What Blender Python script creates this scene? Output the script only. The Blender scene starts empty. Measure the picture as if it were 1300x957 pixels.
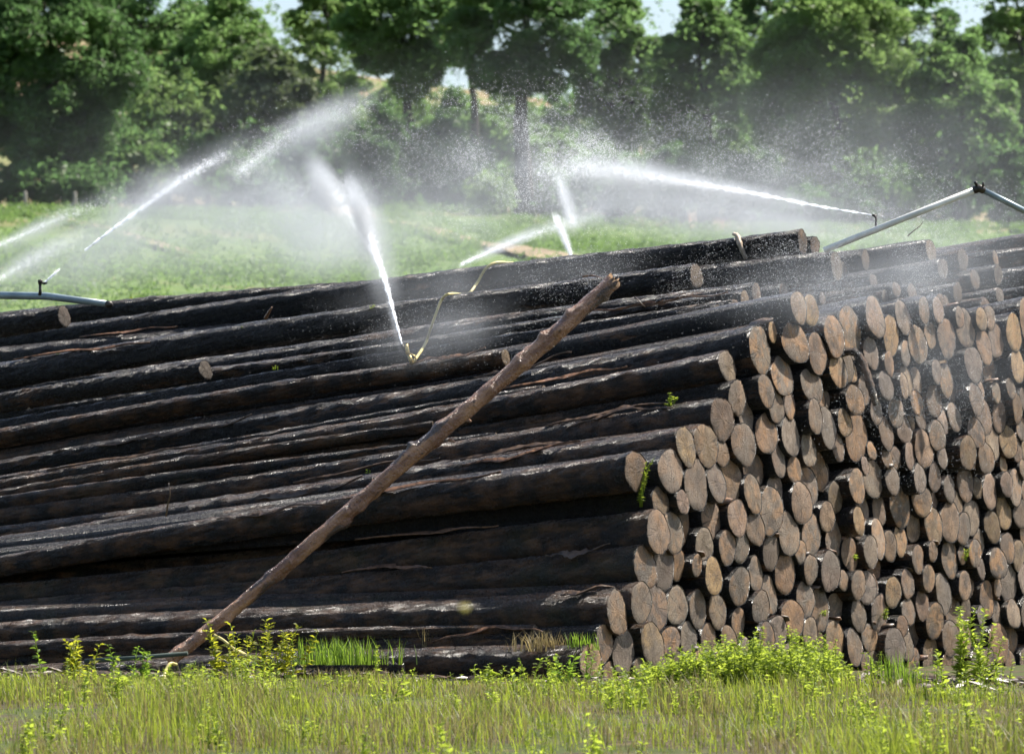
import bpy, math, random
import numpy as np
from mathutils import Vector, Matrix, noise as mnoise

R = math.radians
rng = np.random.default_rng(7)
random.seed(7)
scene = bpy.context.scene
COL = scene.collection

# ------------------------------------------------------------------ camera, sky, sun, exposure
F = 6480.0                       # focal length in photo pixels (1300 wide)
CAM = Vector((0.0, 0.0, 0.6))
PITCH = math.atan(281.5 / F)
cam_d = bpy.data.cameras.new('camera')
cam_d.sensor_width = 36.0
cam_d.lens = F / 1300.0 * 36.0
cam_d.clip_start = 0.5
cam_d.clip_end = 6000.0
cam_d.dof.use_dof = True
cam_d.dof.focus_distance = 37.5
cam_d.dof.aperture_fstop = 5.2
cam = bpy.data.objects.new('camera', cam_d)
cam.location = CAM
cam.rotation_euler = (R(90) + PITCH, 0, 0)
COL.objects.link(cam)
scene.camera = cam

SUN_EL = 54.0
PL_ANG = 30.0                    # log axis is 30 degrees off the image plane
N2 = Vector((math.cos(R(PL_ANG)), -math.sin(R(PL_ANG)), 0))     # cut-end normal, towards viewer's right
E2 = Vector((math.sin(R(PL_ANG)), math.cos(R(PL_ANG)), 0))      # along the end face, away
sdir = (N2 * 0.52 + E2 * 0.854).normalized()
sun_vec = Vector((sdir.x * math.cos(R(SUN_EL)), sdir.y * math.cos(R(SUN_EL)), math.sin(R(SUN_EL))))
world = bpy.data.worlds.new('World')
scene.world = world
world.use_nodes = True
wn = world.node_tree
bg = wn.nodes['Background']
sky = wn.nodes.new('ShaderNodeTexSky')
sky.sky_type = 'NISHITA'
sky.sun_disc = False
sky.sun_elevation = R(SUN_EL)
sky.sun_rotation = math.atan2(sun_vec.x, sun_vec.y)
sky.air_density = 1.0
sky.dust_density = 2.0
wn.links.new(sky.outputs[0], bg.inputs[0])
bg.inputs[1].default_value = 0.1
sun_d = bpy.data.lights.new('sun', 'SUN')
sun_d.energy = 5.0
sun_d.angle = R(0.5)
sun_d.color = (1.0, 0.94, 0.84)
sun = bpy.data.objects.new('sun', sun_d)
sun.rotation_euler = (-sun_vec).to_track_quat('-Z', 'Y').to_euler()
COL.objects.link(sun)
scene.view_settings.view_transform = 'Standard'
scene.view_settings.look = 'None'
scene.view_settings.gamma = 1.0
scene.view_settings.exposure = 0.95
scene.cycles.max_bounces = 4
scene.cycles.diffuse_bounces = 2
scene.cycles.glossy_bounces = 2
scene.cycles.transmission_bounces = 2
scene.cycles.caustics_reflective = False
scene.cycles.caustics_refractive = False
scene.cycles.use_adaptive_sampling = True
scene.cycles.adaptive_threshold = 0.025
scene.cycles.transparent_max_bounces = 16
scene.cycles.volume_bounces = 0
scene.cycles.volume_step_rate = 3.0
scene.cycles.volume_max_steps = 48
scene.cycles.use_denoising = True

# ------------------------------------------------------------------ helpers
cp, sp = math.cos(PITCH), math.sin(PITCH)
def ray(px, py):
    x, y = (px - 650.0) / F, (478.5 - py) / F
    return Vector((x, cp - y * sp, sp + y * cp))          # y component close to 1
def at(px, py, depth):
    r = ray(px, py)
    return CAM + r * (depth / r.y)
def to_px(p):
    d = Vector(p) - CAM
    zc = d.y * cp + d.z * sp
    yc = -d.y * sp + d.z * cp
    return 650 + F * d.x / zc, 478.5 - F * yc / zc
def mk(name, V, Fc, mat=None, parent=None, smooth=True):
    V = np.asarray(V, dtype=np.float32)
    me = bpy.data.meshes.new(name)
    groups = Fc if isinstance(Fc, list) and len(Fc) and isinstance(Fc[0], np.ndarray) and Fc[0].ndim == 2 else [np.asarray(Fc)]
    loops = np.concatenate([g.reshape(-1) for g in groups]).astype(np.int32)
    tot = np.concatenate([np.full(len(g), g.shape[1], dtype=np.int32) for g in groups])
    start = np.concatenate([[0], np.cumsum(tot)[:-1]]).astype(np.int32)
    me.vertices.add(len(V)); me.vertices.foreach_set('co', V.reshape(-1))
    me.loops.add(len(loops)); me.loops.foreach_set('vertex_index', loops)
    me.polygons.add(len(tot)); me.polygons.foreach_set('loop_start', start); me.polygons.foreach_set('loop_total', tot)
    me.polygons.foreach_set('use_smooth', np.full(len(tot), smooth))
    me.update(calc_edges=True)
    if mat: me.materials.append(mat)
    o = bpy.data.objects.new(name, me)
    COL.objects.link(o)
    if parent: o.parent = parent
    return o
def tag(o, label=None, cat=None, group=None, kind=None):
    if label: o['label'] = label
    if cat: o['category'] = cat
    if group: o['group'] = group
    if kind: o['kind'] = kind
    return o
def empty(name, loc):
    o = bpy.data.objects.new(name, None)
    o.location = loc
    o.empty_display_size = 0.1
    COL.objects.link(o)
    return o
def tube(pts, rad, seg=10, cap=True):
    """tube along pts with radii -> (V, [quads, tris])"""
    P = [Vector(p) for p in pts]
    n = len(P)
    rad = [rad] * n if isinstance(rad, (int, float)) else rad
    V, Q, T = [], [], []
    up = Vector((0.13, 0.21, 1)).normalized()
    prev = None
    for i in range(n):
        t = (P[min(i + 1, n - 1)] - P[max(i - 1, 0)]).normalized()
        a = (prev if prev is not None else up)
        a = a - t * a.dot(t)
        if a.length < 1e-4: a = t.orthogonal()
        a.normalize(); prev = a
        b = t.cross(a)
        for k in range(seg):
            th = 2 * math.pi * k / seg
            V.append(P[i] + (a * math.cos(th) + b * math.sin(th)) * rad[i])
    for i in range(n - 1):
        for k in range(seg):
            k2 = (k + 1) % seg
            Q.append((i * seg + k, i * seg + k2, (i + 1) * seg + k2, (i + 1) * seg + k))
    if cap:
        for i, ri in ((0, -1), (n - 1, 1)):
            c = len(V); V.append(P[i])
            for k in range(seg):
                k2 = (k + 1) % seg
                T.append((c, i * seg + (k2 if ri < 0 else k), i * seg + (k if ri < 0 else k2)))
    return np.array([tuple(v) for v in V]), [np.array(Q)] + ([np.array(T)] if T else [])
def merge(parts):
    Vs, G, off = [], {}, 0
    for V, Fs in parts:
        Fs = Fs if isinstance(Fs, list) else [Fs]
        for f in Fs:
            f = np.asarray(f)
            if len(f): G.setdefault(f.shape[1], []).append(f + off)
        Vs.append(np.asarray(V)); off += len(V)
    return np.concatenate(Vs), [np.concatenate(g) for g in G.values()]
def tube_obj(name, pts, rad, mat, parent=None, seg=10):
    V, Fs = tube(pts, rad, seg)
    return mk(name, V, Fs, mat, parent)
def spline(pts, n=10):
    """Catmull-Rom through pts"""
    P = [Vector(p) for p in pts]
    P = [P[0] * 2 - P[1]] + P + [P[-1] * 2 - P[-2]]
    out = []
    for i in range(1, len(P) - 2):
        for k in range(n):
            t = k / n
            a, b, c, d = P[i - 1], P[i], P[i + 1], P[i + 2]
            out.append(0.5 * ((2 * b) + (c - a) * t + (2 * a - 5 * b + 4 * c - d) * t * t + (3 * b - a - 3 * c + d) * t ** 3))
    out.append(P[-2])
    return out
def ordinal(n):
    return '%d%s' % (n, 'th' if 10 <= n % 100 <= 20 else {1: 'st', 2: 'nd', 3: 'rd'}.get(n % 10, 'th'))

# ------------------------------------------------------------------ materials
def newmat(name):
    m = bpy.data.materials.new(name)
    m.use_nodes = True
    nt = m.node_tree
    nt.nodes.clear()
    out = nt.nodes.new('ShaderNodeOutputMaterial')
    return m, nt, out
class NT:
    def __init__(s, name):
        s.m, s.nt, s.out = newmat(name)
    def n(s, typ, ins=None, **kw):
        nd = s.nt.nodes.new(typ)
        for k, v in kw.items(): setattr(nd, k, v)
        for k, v in (ins or {}).items(): s.set(nd.inputs[k], v)
        return nd
    def set(s, inp, v):
        if isinstance(v, bpy.types.NodeSocket): s.nt.links.new(v, inp)
        elif isinstance(v, tuple) and len(v) == 3 and inp.type == 'RGBA': inp.default_value = (*v, 1)
        else: inp.default_value = v
    def math(s, op, a, b=0.0, clamp=False):
        nd = s.n('ShaderNodeMath', {0: a, 1: b}, operation=op, use_clamp=clamp)
        return nd.outputs[0]
    def mix(s, f, a, b, blend='MIX'):
        nd = s.n('ShaderNodeMix', None, data_type='RGBA', blend_type=blend)
        s.set(nd.inputs[0], f); s.set(nd.inputs[6], a); s.set(nd.inputs[7], b)
        return nd.outputs[2]
    def noise(s, vec, scale, detail=4, rough=0.55, dist=0.0):
        nd = s.n('ShaderNodeTexNoise', {'Scale': scale, 'Detail': detail, 'Roughness': rough, 'Distortion': dist})
        if vec is not None: s.set(nd.inputs['Vector'], vec)
        return nd.outputs[0]
    def ramp(s, f, lo, hi, a=0.0, b=1.0):
        nd = s.n('ShaderNodeMapRange', {0: f, 1: lo, 2: hi, 3: a, 4: b}, interpolation_type='SMOOTHSTEP')
        return nd.outputs[0]
    def mapping(s, vec, scale=(1, 1, 1), loc=None):
        nd = s.n('ShaderNodeMapping', {'Vector': vec, 'Scale': scale})
        if loc is not None: s.set(nd.inputs['Location'], loc)
        return nd.outputs[0]
    def bump(s, h, strength, dist, normal=None):
        nd = s.n('ShaderNodeBump', {'Height': h, 'Strength': strength, 'Distance': dist})
        if normal is not None: s.set(nd.inputs['Normal'], normal)
        return nd.outputs[0]
    def surf(s, sh):
        s.nt.links.new(sh, s.out.inputs[0]); return s.m

def mat_bark():
    t = NT('wet_bark')
    tc = t.n('ShaderNodeTexCoord').outputs['Object']
    oi = t.n('ShaderNodeObjectInfo')
    rnd = oi.outputs['Random']
    off = t.n('ShaderNodeCombineXYZ', {0: t.math('MULTIPLY', rnd, 37.0), 1: t.math('MULTIPLY', rnd, 11.0), 2: t.math('MULTIPLY', rnd, 23.0)}).outputs[0]
    v_long = t.mapping(tc, (0.55, 3.0, 3.0), off)
    v_mid = t.mapping(tc, (2.5, 9.0, 9.0), off)
    v_iso = t.mapping(tc, (1, 1, 1), off)
    col = t.n('ShaderNodeSeparateColor', {0: oi.outputs['Color']})
    peel_amt, moss_amt = col.outputs[0], col.outputs[1]
    n1 = t.noise(v_long, 1.4, 5, 0.6, 0.4)
    n2 = t.noise(v_mid, 2.2, 5, 0.6)
    n3 = t.noise(v_iso, 28, 5, 0.65)
    flak = t.n('ShaderNodeTexVoronoi', {'Vector': t.mapping(tc, (14, 34, 34), off), 'Scale': 1.0}, feature='F1').outputs[0]
    bark = t.mix(t.ramp(n3, 0.3, 0.7), (0.0025, 0.0022, 0.0022), (0.0125, 0.0098, 0.0085))
    bark = t.mix(t.math('MULTIPLY', t.ramp(n2, 0.5, 0.7), 0.6), bark, (0.032, 0.021, 0.015))
    wood = t.mix(t.ramp(n2, 0.35, 0.7), (0.028, 0.015, 0.008), (0.16, 0.08, 0.036))
    wood = t.mix(t.ramp(t.noise(v_iso, 5, 4), 0.4, 0.65), wood, (0.012, 0.009, 0.007))
    thr = t.math('SUBTRACT', 0.86, t.math('MULTIPLY', peel_amt, 0.52))
    peeled = t.ramp(t.math('SUBTRACT', t.math('ADD', n1, t.math('MULTIPLY', n2, 0.25)), thr), -0.02, 0.03)
    c = t.mix(peeled, bark, wood)
    moss = t.math('MULTIPLY', t.ramp(t.noise(v_iso, 2.2, 5, 0.6), 0.5, 0.68), moss_amt)
    c = t.mix(t.math('MULTIPLY', moss, 0.7), c, (0.05, 0.048, 0.018))
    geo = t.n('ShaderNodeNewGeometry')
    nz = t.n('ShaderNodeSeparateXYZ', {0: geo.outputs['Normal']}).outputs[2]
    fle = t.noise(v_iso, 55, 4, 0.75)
    rim_light = t.math('MULTIPLY', t.ramp(t.math('ADD', nz, t.math('MULTIPLY', n2, 0.5)), 0.75, 1.2), t.ramp(fle, 0.44, 0.62))  # rim highlight painted into the bark colour: pale flecks on upward-facing sides
    c = t.mix(t.math('MULTIPLY', rim_light, 0.8), c, t.mix(n1, (0.10, 0.085, 0.085), (0.17, 0.14, 0.13)))
    rough = t.ramp(n3, 0.3, 0.65, 0.55, 0.2)
    h = t.math('ADD', t.math('MULTIPLY', n3, 0.8), t.math('MULTIPLY', n2, 0.25))
    h = t.math('ADD', h, t.math('MULTIPLY', flak, 0.5))
    h = t.math('MULTIPLY', h, t.math('SUBTRACT', 1.0, t.math('MULTIPLY', peeled, 0.6)))
    nb = t.bump(t.math('ADD', h, t.math('MULTIPLY', t.noise(v_iso, 85, 3, 0.75), 0.9)), 1.0, 0.035)
    b = t.n('ShaderNodeBsdfPrincipled', {'Base Color': c, 'Roughness': rough, 'Normal': nb, 'Specular IOR Level': 0.22, 'Coat Weight': 0.4, 'Coat Roughness': 0.16, 'Coat Normal': t.bump(fle, 1.0, 0.06)})
    return t.surf(b.outputs[0])
def mat_cut():
    t = NT('sawn_end')
    tc = t.n('ShaderNodeTexCoord').outputs['Object']
    oi = t.n('ShaderNodeObjectInfo')
    rnd = oi.outputs['Random']
    col = t.n('ShaderNodeSeparateColor', {0: oi.outputs['Color']})
    off = t.n('ShaderNodeCombineXYZ', {0: t.math('MULTIPLY', rnd, 31.0), 1: t.math('MULTIPLY', rnd, 17.0), 2: t.math('MULTIPLY', rnd, 5.0)}).outputs[0]
    v = t.mapping(tc, (1, 1, 1), off)
    flat = t.mapping(tc, (0, 1, 1))
    warp = t.n('ShaderNodeTexNoise', {'Vector': v, 'Scale': 6.0, 'Detail': 3.0}).outputs[1]
    wv = t.n('ShaderNodeVectorMath', {0: flat, 1: t.n('ShaderNodeVectorMath', {0: warp, 3: 0.018}, operation='SCALE').outputs[0]}, operation='ADD').outputs[0]
    rad = t.n('ShaderNodeVectorMath', {0: wv}, operation='LENGTH').outputs['Value']
    rings = t.math('SINE', t.math('MULTIPLY', rad, 250.0))
    rings = t.math('ADD', t.math('MULTIPLY', rings, 0.5), 0.5)
    sep = t.n('ShaderNodeSeparateXYZ', {0: flat})
    ang = t.math('ARCTAN2', sep.outputs[1], sep.outputs[2])
    angv = t.n('ShaderNodeCombineXYZ', {0: t.math('MULTIPLY', ang, 5.0), 1: t.math('MULTIPLY', rnd, 90.0), 2: t.math('MULTIPLY', rad, 1.5)}).outputs[0]
    crack = t.noise(angv, 2.2, 3, 0.6)
    crackm = t.ramp(crack, 0.61, 0.68)
    big = t.noise(v, 7.0, 4, 0.6)
    fine = t.noise(v, 90.0, 4, 0.7)
    rot = t.n('ShaderNodeVectorRotate', {'Vector': tc, 'Angle': t.math('ADD', t.math('MULTIPLY', rnd, 1.6), 0.8)}, rotation_type='X_AXIS').outputs[0]
    saw = t.noise(t.mapping(rot, (1, 12, 60), off), 1.0, 3, 0.6)
    c = t.mix(t.ramp(big, 0.3, 0.7), (0.19, 0.108, 0.056), (0.40, 0.24, 0.125))
    hsv = t.n('ShaderNodeHueSaturation', {'Hue': t.math('ADD', 0.49, t.math('MULTIPLY', rnd, 0.03)), 'Saturation': t.ramp(t.math('FRACT', t.math('MULTIPLY', rnd, 7.3)), 0, 1, 0.6, 1.1), 'Value': t.ramp(t.math('FRACT', t.math('MULTIPLY', rnd, 13.7)), 0, 1, 0.45, 1.12), 'Color': c})
    c = hsv.outputs[0]
    c = t.mix(t.math('MULTIPLY', rings, 0.34), c, (0.12, 0.07, 0.04))
    c = t.mix(t.ramp(fine, 0.5, 0.75), c, (0.11, 0.075, 0.05))
    grey = t.mix(t.ramp(fine, 0.3, 0.7), (0.085, 0.07, 0.055), (0.2, 0.165, 0.13))
    c = t.mix(t.math('MULTIPLY', col.outputs[0], t.ramp(t.noise(v, 4.0, 4, 0.6), 0.3, 0.65)), c, grey)
    c = t.mix(t.math('MULTIPLY', col.outputs[1], t.ramp(t.noise(v, 9.0, 4, 0.6), 0.45, 0.6)), c, (0.37, 0.2, 0.085))
    c = t.mix(t.math('MULTIPLY', t.ramp(t.noise(v, 5.5, 5, 0.7), 0.5, 0.7), 0.8), c, (0.06, 0.048, 0.04))
    c = t.mix(t.math('MULTIPLY', t.ramp(saw, 0.5, 0.68), 0.45), c, (0.07, 0.05, 0.036))
    c = t.mix(t.math('MULTIPLY', crackm, 0.8), c, (0.02, 0.014, 0.01))
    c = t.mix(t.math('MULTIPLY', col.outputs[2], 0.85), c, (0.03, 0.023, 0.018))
    h = t.math('ADD', t.math('MULTIPLY', fine, 1.2), t.math('MULTIPLY', saw, 0.5))
    h = t.math('SUBTRACT', h, crackm)
    nb = t.bump(h, 0.9, 0.013)
    b = t.n('ShaderNodeBsdfPrincipled', {'Base Color': c, 'Roughness': t.ramp(big, 0.3, 0.8, 0.75, 0.45), 'Normal': nb, 'Specular IOR Level': 0.4})
    return t.surf(b.outputs[0])
def mat_simple(name, colr, rough=0.5, metal=0.0, var=0.25, scale=12.0, bump=0.0):
    t = NT(name)
    tc = t.n('ShaderNodeTexCoord').outputs['Object']
    n = t.noise(tc, scale, 4, 0.6)
    dark = tuple(x * (1 - var) for x in colr); lite = tuple(min(1, x * (1 + var)) for x in colr)
    c = t.mix(t.ramp(n, 0.3, 0.7), dark, lite)
    b = t.n('ShaderNodeBsdfPrincipled', {'Base Color': c, 'Roughness': rough, 'Metallic': metal})
    if bump: t.set(b.inputs['Normal'], t.bump(n, bump, 0.01))
    return t.surf(b.outputs[0])
def mat_leaf(name, a, b_, trans, tw=0.5, clump=0.25):
    t = NT(name)
    geo = t.n('ShaderNodeNewGeometry')
    ri = geo.outputs['Random Per Island']
    n = t.noise(geo.outputs['Position'], clump, 3, 0.5)
    f = t.math('ADD', t.math('MULTIPLY', ri, 0.5), t.math('MULTIPLY', t.ramp(n, 0.35, 0.65), 0.5))
    c = t.mix(f, a, b_)
    d = t.n('ShaderNodeBsdfPrincipled', {'Base Color': c, 'Roughness': 0.5, 'Specular IOR Level': 0.35})
    tr = t.n('ShaderNodeBsdfTranslucent', {'Color': t.mix(f, tuple(x * 0.75 for x in trans), trans)})
    m = t.n('ShaderNodeMixShader', {0: tw, 1: d.outputs[0], 2: tr.outputs[0]})
    return t.surf(m.outputs[0])
def mat_water():
    t = NT('water_drops')
    d = t.n('ShaderNodeBsdfDiffuse', {'Color': (0.7, 0.72, 0.75)})
    tr = t.n('ShaderNodeBsdfTranslucent', {'Color': (0.9, 0.92, 0.95)})
    g = t.n('ShaderNodeBsdfGlossy', {'Color': (1, 1, 1), 'Roughness': 0.25})
    m = t.n('ShaderNodeAddShader', {0: d.outputs[0], 1: tr.outputs[0]})
    m2 = t.n('ShaderNodeMixShader', {0: 0.1, 1: m.outputs[0], 2: g.outputs[0]})
    tp = t.n('ShaderNodeBsdfTransparent')
    m3 = t.n('ShaderNodeMixShader', {0: 0.5, 1: tp.outputs[0], 2: m2.outputs[0]})
    return t.surf(m3.outputs[0])
def mat_mist(name, dens, nscale=1.2, pw=1.5):
    t = NT(name)
    tc = t.n('ShaderNodeTexCoord').outputs['Object']
    ln = t.n('ShaderNodeVectorMath', {0: tc}, operation='LENGTH').outputs['Value']
    f = t.math('POWER', t.math('SUBTRACT', 1.0, ln, True), pw)
    geo = t.n('ShaderNodeNewGeometry').outputs['Position']
    n = t.ramp(t.noise(geo, nscale, 2, 0.6), 0.32, 0.68, 0.25, 1.5)
    v = t.n('ShaderNodeVolumePrincipled', {'Color': (0.9, 0.95, 1.0), 'Density': t.math('MULTIPLY', t.math('MULTIPLY', f, n), dens * 1.7), 'Anisotropy': 0.35})
    t.nt.links.new(v.outputs[0], t.out.inputs[1])
    return t.m
def mat_ground():
    t = NT('ground')
    geo = t.n('ShaderNodeNewGeometry').outputs['Position']
    sep = t.n('ShaderNodeSeparateXYZ', {0: geo})
    y = sep.outputs[1]
    n1 = t.noise(geo, 0.12, 5, 0.6); n2 = t.noise(geo, 1.6, 5, 0.6); n3 = t.noise(geo, 9.0, 4, 0.6)
    yard = t.mix(t.ramp(n3, 0.35, 0.65), (0.045, 0.035, 0.022), (0.11, 0.09, 0.045))
    yard = t.mix(t.ramp(n2, 0.45, 0.6), yard, (0.06, 0.075, 0.02))
    crop = t.mix(t.ramp(n2, 0.35, 0.65), (0.08, 0.14, 0.038), (0.15, 0.21, 0.06))
    crop = t.mix(t.ramp(n1, 0.55, 0.68, 0, 0.6), crop, (0.24, 0.19, 0.095))
    hill = t.mix(t.ramp(n1, 0.35, 0.65), (0.27, 0.17, 0.11), (0.17, 0.18, 0.07))
    hill = t.mix(t.ramp(n2, 0.5, 0.7, 0, 0.5), hill, (0.13, 0.14, 0.05))
    c = t.mix(t.ramp(y, 50, 62), yard, crop)
    c = t.mix(t.ramp(y, 185, 230), c, hill)
    b = t.n('ShaderNodeBsdfPrincipled', {'Base Color': c, 'Roughness': 0.9, 'Normal': t.bump(n3, 0.6, 0.04), 'Specular IOR Level': 0.2})
    return t.surf(b.outputs[0])

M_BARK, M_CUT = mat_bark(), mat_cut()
M_STRIP = mat_simple('bark_strip', (0.085, 0.055, 0.036), 0.4, 0, 0.6, 20, 0.5)
M_STRIP_RED = mat_simple('inner_bark', (0.15, 0.08, 0.045), 0.45, 0, 0.6, 26, 0.6)
M_POLE = None
M_TRUNK = mat_simple('tree_bark', (0.05, 0.042, 0.034), 0.9, 0, 0.4, 3.0, 0.5)
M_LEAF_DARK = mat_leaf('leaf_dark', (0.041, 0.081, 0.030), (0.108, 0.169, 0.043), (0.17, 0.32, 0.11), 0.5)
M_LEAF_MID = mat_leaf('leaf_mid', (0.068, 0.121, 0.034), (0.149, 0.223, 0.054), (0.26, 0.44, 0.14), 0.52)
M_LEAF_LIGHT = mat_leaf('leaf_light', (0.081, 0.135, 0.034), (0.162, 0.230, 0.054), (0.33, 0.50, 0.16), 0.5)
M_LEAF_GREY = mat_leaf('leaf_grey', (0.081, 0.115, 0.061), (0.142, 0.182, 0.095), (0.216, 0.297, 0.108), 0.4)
M_CROP = mat_leaf('leaf_crop', (0.06, 0.12, 0.03), (0.13, 0.2, 0.055), (0.26, 0.42, 0.10), 0.45, 0.6)
M_WEED = mat_leaf('leaf_weed', (0.10, 0.16, 0.02), (0.2, 0.25, 0.035), (0.55, 0.68, 0.08), 0.55, 3.0)
M_WEED_Y = mat_leaf('leaf_weed_yellow', (0.14, 0.16, 0.015), (0.22, 0.22, 0.03), (0.6, 0.62, 0.05), 0.55, 3.0)
M_GRASS = mat_leaf('grass_blade', (0.08, 0.14, 0.015), (0.2, 0.22, 0.03), (0.46, 0.56, 0.06), 0.45, 2.0)
M_GRASS_G = mat_leaf('grass_green', (0.06, 0.13, 0.015), (0.12, 0.2, 0.025), (0.36, 0.55, 0.06), 0.5, 3.0)
M_STRAW = mat_leaf('dry_straw', (0.2, 0.15, 0.07), (0.34, 0.27, 0.13), (0.45, 0.36, 0.16), 0.4, 3.0)
M_STRAW2 = mat_leaf('dull_straw', (0.13, 0.11, 0.045), (0.26, 0.22, 0.09), (0.36, 0.32, 0.11), 0.4, 3.0)
M_WATER = mat_water()
M_ALU = mat_simple('weathered_aluminium', (0.8, 0.79, 0.72), 0.4, 0.0, 0.18, 5.0, 0.1)
M_PIPE = mat_simple('blue_grey_pipe', (0.24, 0.31, 0.34), 0.35, 0.2, 0.2, 6.0)
M_GREENPIPE = mat_simple('green_pipe', (0.04, 0.06, 0.05), 0.8, 0, 0.3, 6.0)
M_HOSE = mat_simple('yellow_hose', (0.6, 0.5, 0.19), 0.45, 0, 0.25, 9.0)
M_BRASS = mat_simple('brass', (0.42, 0.32, 0.12), 0.32, 0.8, 0.35, 40.0)
M_DARKMETAL = mat_simple('dark_metal', (0.05, 0.045, 0.04), 0.45, 0.6, 0.4, 40.0)
M_PATH = mat_simple('dry_earth', (0.25, 0.19, 0.11), 0.95, 0, 0.4, 0.8, 0.5)
M_POST = mat_simple('grey_wood', (0.22, 0.2, 0.17), 0.9, 0, 0.3, 4.0)
M_YELLOW = mat_leaf('pale_yellow_wing', (0.75, 0.68, 0.3), (0.8, 0.74, 0.36), (0.95, 0.88, 0.4), 0.6, 3.0)

# ------------------------------------------------------------------ terrain
TY = np.array([-40, 14, 30, 34, 52, 70, 100, 130, 165, 185, 220, 300, 400, 450, 600, 900, 2500.])
TZ = np.array([-1.0, -1.0, -0.12, 0, 0.1, 2.6, 6.6, 9.5, 12.75, 13.9, 16.6, 28, 40, 42.5, 41, 36, 30.])
def terrain(x, y):
    z = np.interp(y, TY, TZ)
    f = np.clip((y - 200) / 200, 0, 1)
    z = z - f * x * 0.16
    w = np.clip((y - 60) / 60, 0, 1)
    z = z - w * (1 - f) * x * 0.03
    z = z + w * 0.35 * np.sin(x * 0.21 + y * 0.05) * np.cos(y * 0.11 - x * 0.07)
    near = np.clip((60 - y) / 20, 0, 1)
    return z + near * 0.03 * np.sin(x * 1.7 + y * 0.9) * np.cos(y * 1.3)
def ground_at(px, py, y0=55.0, y1=700.0):
    r = ray(px, py)
    y = y0
    while y < y1:
        p = CAM + r * (y / r.y)
        if terrain(p.x, p.y) >= p.z: return Vector((p.x, p.y, float(terrain(p.x, p.y))))
        y += 0.25
    p = CAM + r * (y1 / r.y)
    return Vector((p.x, p.y, float(terrain(p.x, p.y))))
ys = np.concatenate([np.arange(-40, 60, 1.0), np.arange(60, 240, 2.0), np.geomspace(240, 2500, 60)])
ss = np.linspace(-1, 1, 121)
YY, SS = np.meshgrid(ys, ss, indexing='ij')
XX = SS * (25 + 0.65 * np.maximum(YY, 0))
ZZ = terrain(XX, YY)
idx = np.arange(YY.size).reshape(YY.shape)
Q = np.stack([idx[:-1, :-1], idx[:-1, 1:], idx[1:, 1:], idx[1:, :-1]], -1).reshape(-1, 4)
g = mk('ground', np.stack([XX, YY, ZZ], -1).reshape(-1, 3), Q, mat_ground())
tag(g, kind='structure')
PATHS = []
def path_strip(pix, w):
    P = [ground_at(*p) for p in pix]
    P = spline(P, 14)
    PATHS.extend((p.x, p.y, w) for p in P)
    V = []
    for i, p in enumerate(P):
        t = (P[min(i + 1, len(P) - 1)] - P[max(i - 1, 0)]); t.z = 0; t.normalize()
        s = Vector((-t.y, t.x, 0))
        for k in (-1, -0.5, 0, 0.5, 1):
            q = p + s * (k * w * (0.8 + 0.35 * mnoise.noise(Vector((i * 0.3, k * 2, w)))))
            V.append((q.x, q.y, float(terrain(q.x, q.y)) + 0.12))
    n = len(P)
    ii = np.arange(n * 5).reshape(n, 5)
    Q = np.stack([ii[:-1, :-1], ii[:-1, 1:], ii[1:, 1:], ii[1:, :-1]], -1).reshape(-1, 4)
    return tag(mk('path', V, Q, M_PATH), kind='structure')
path_strip([(400, 268), (450, 278), (490, 287), (560, 301), (620, 315), (690, 328), (760, 345)], .75)
path_strip([(-60, 262), (0, 269), (50, 276), (113, 291), (180, 309), (240, 328)], .28)

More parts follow.
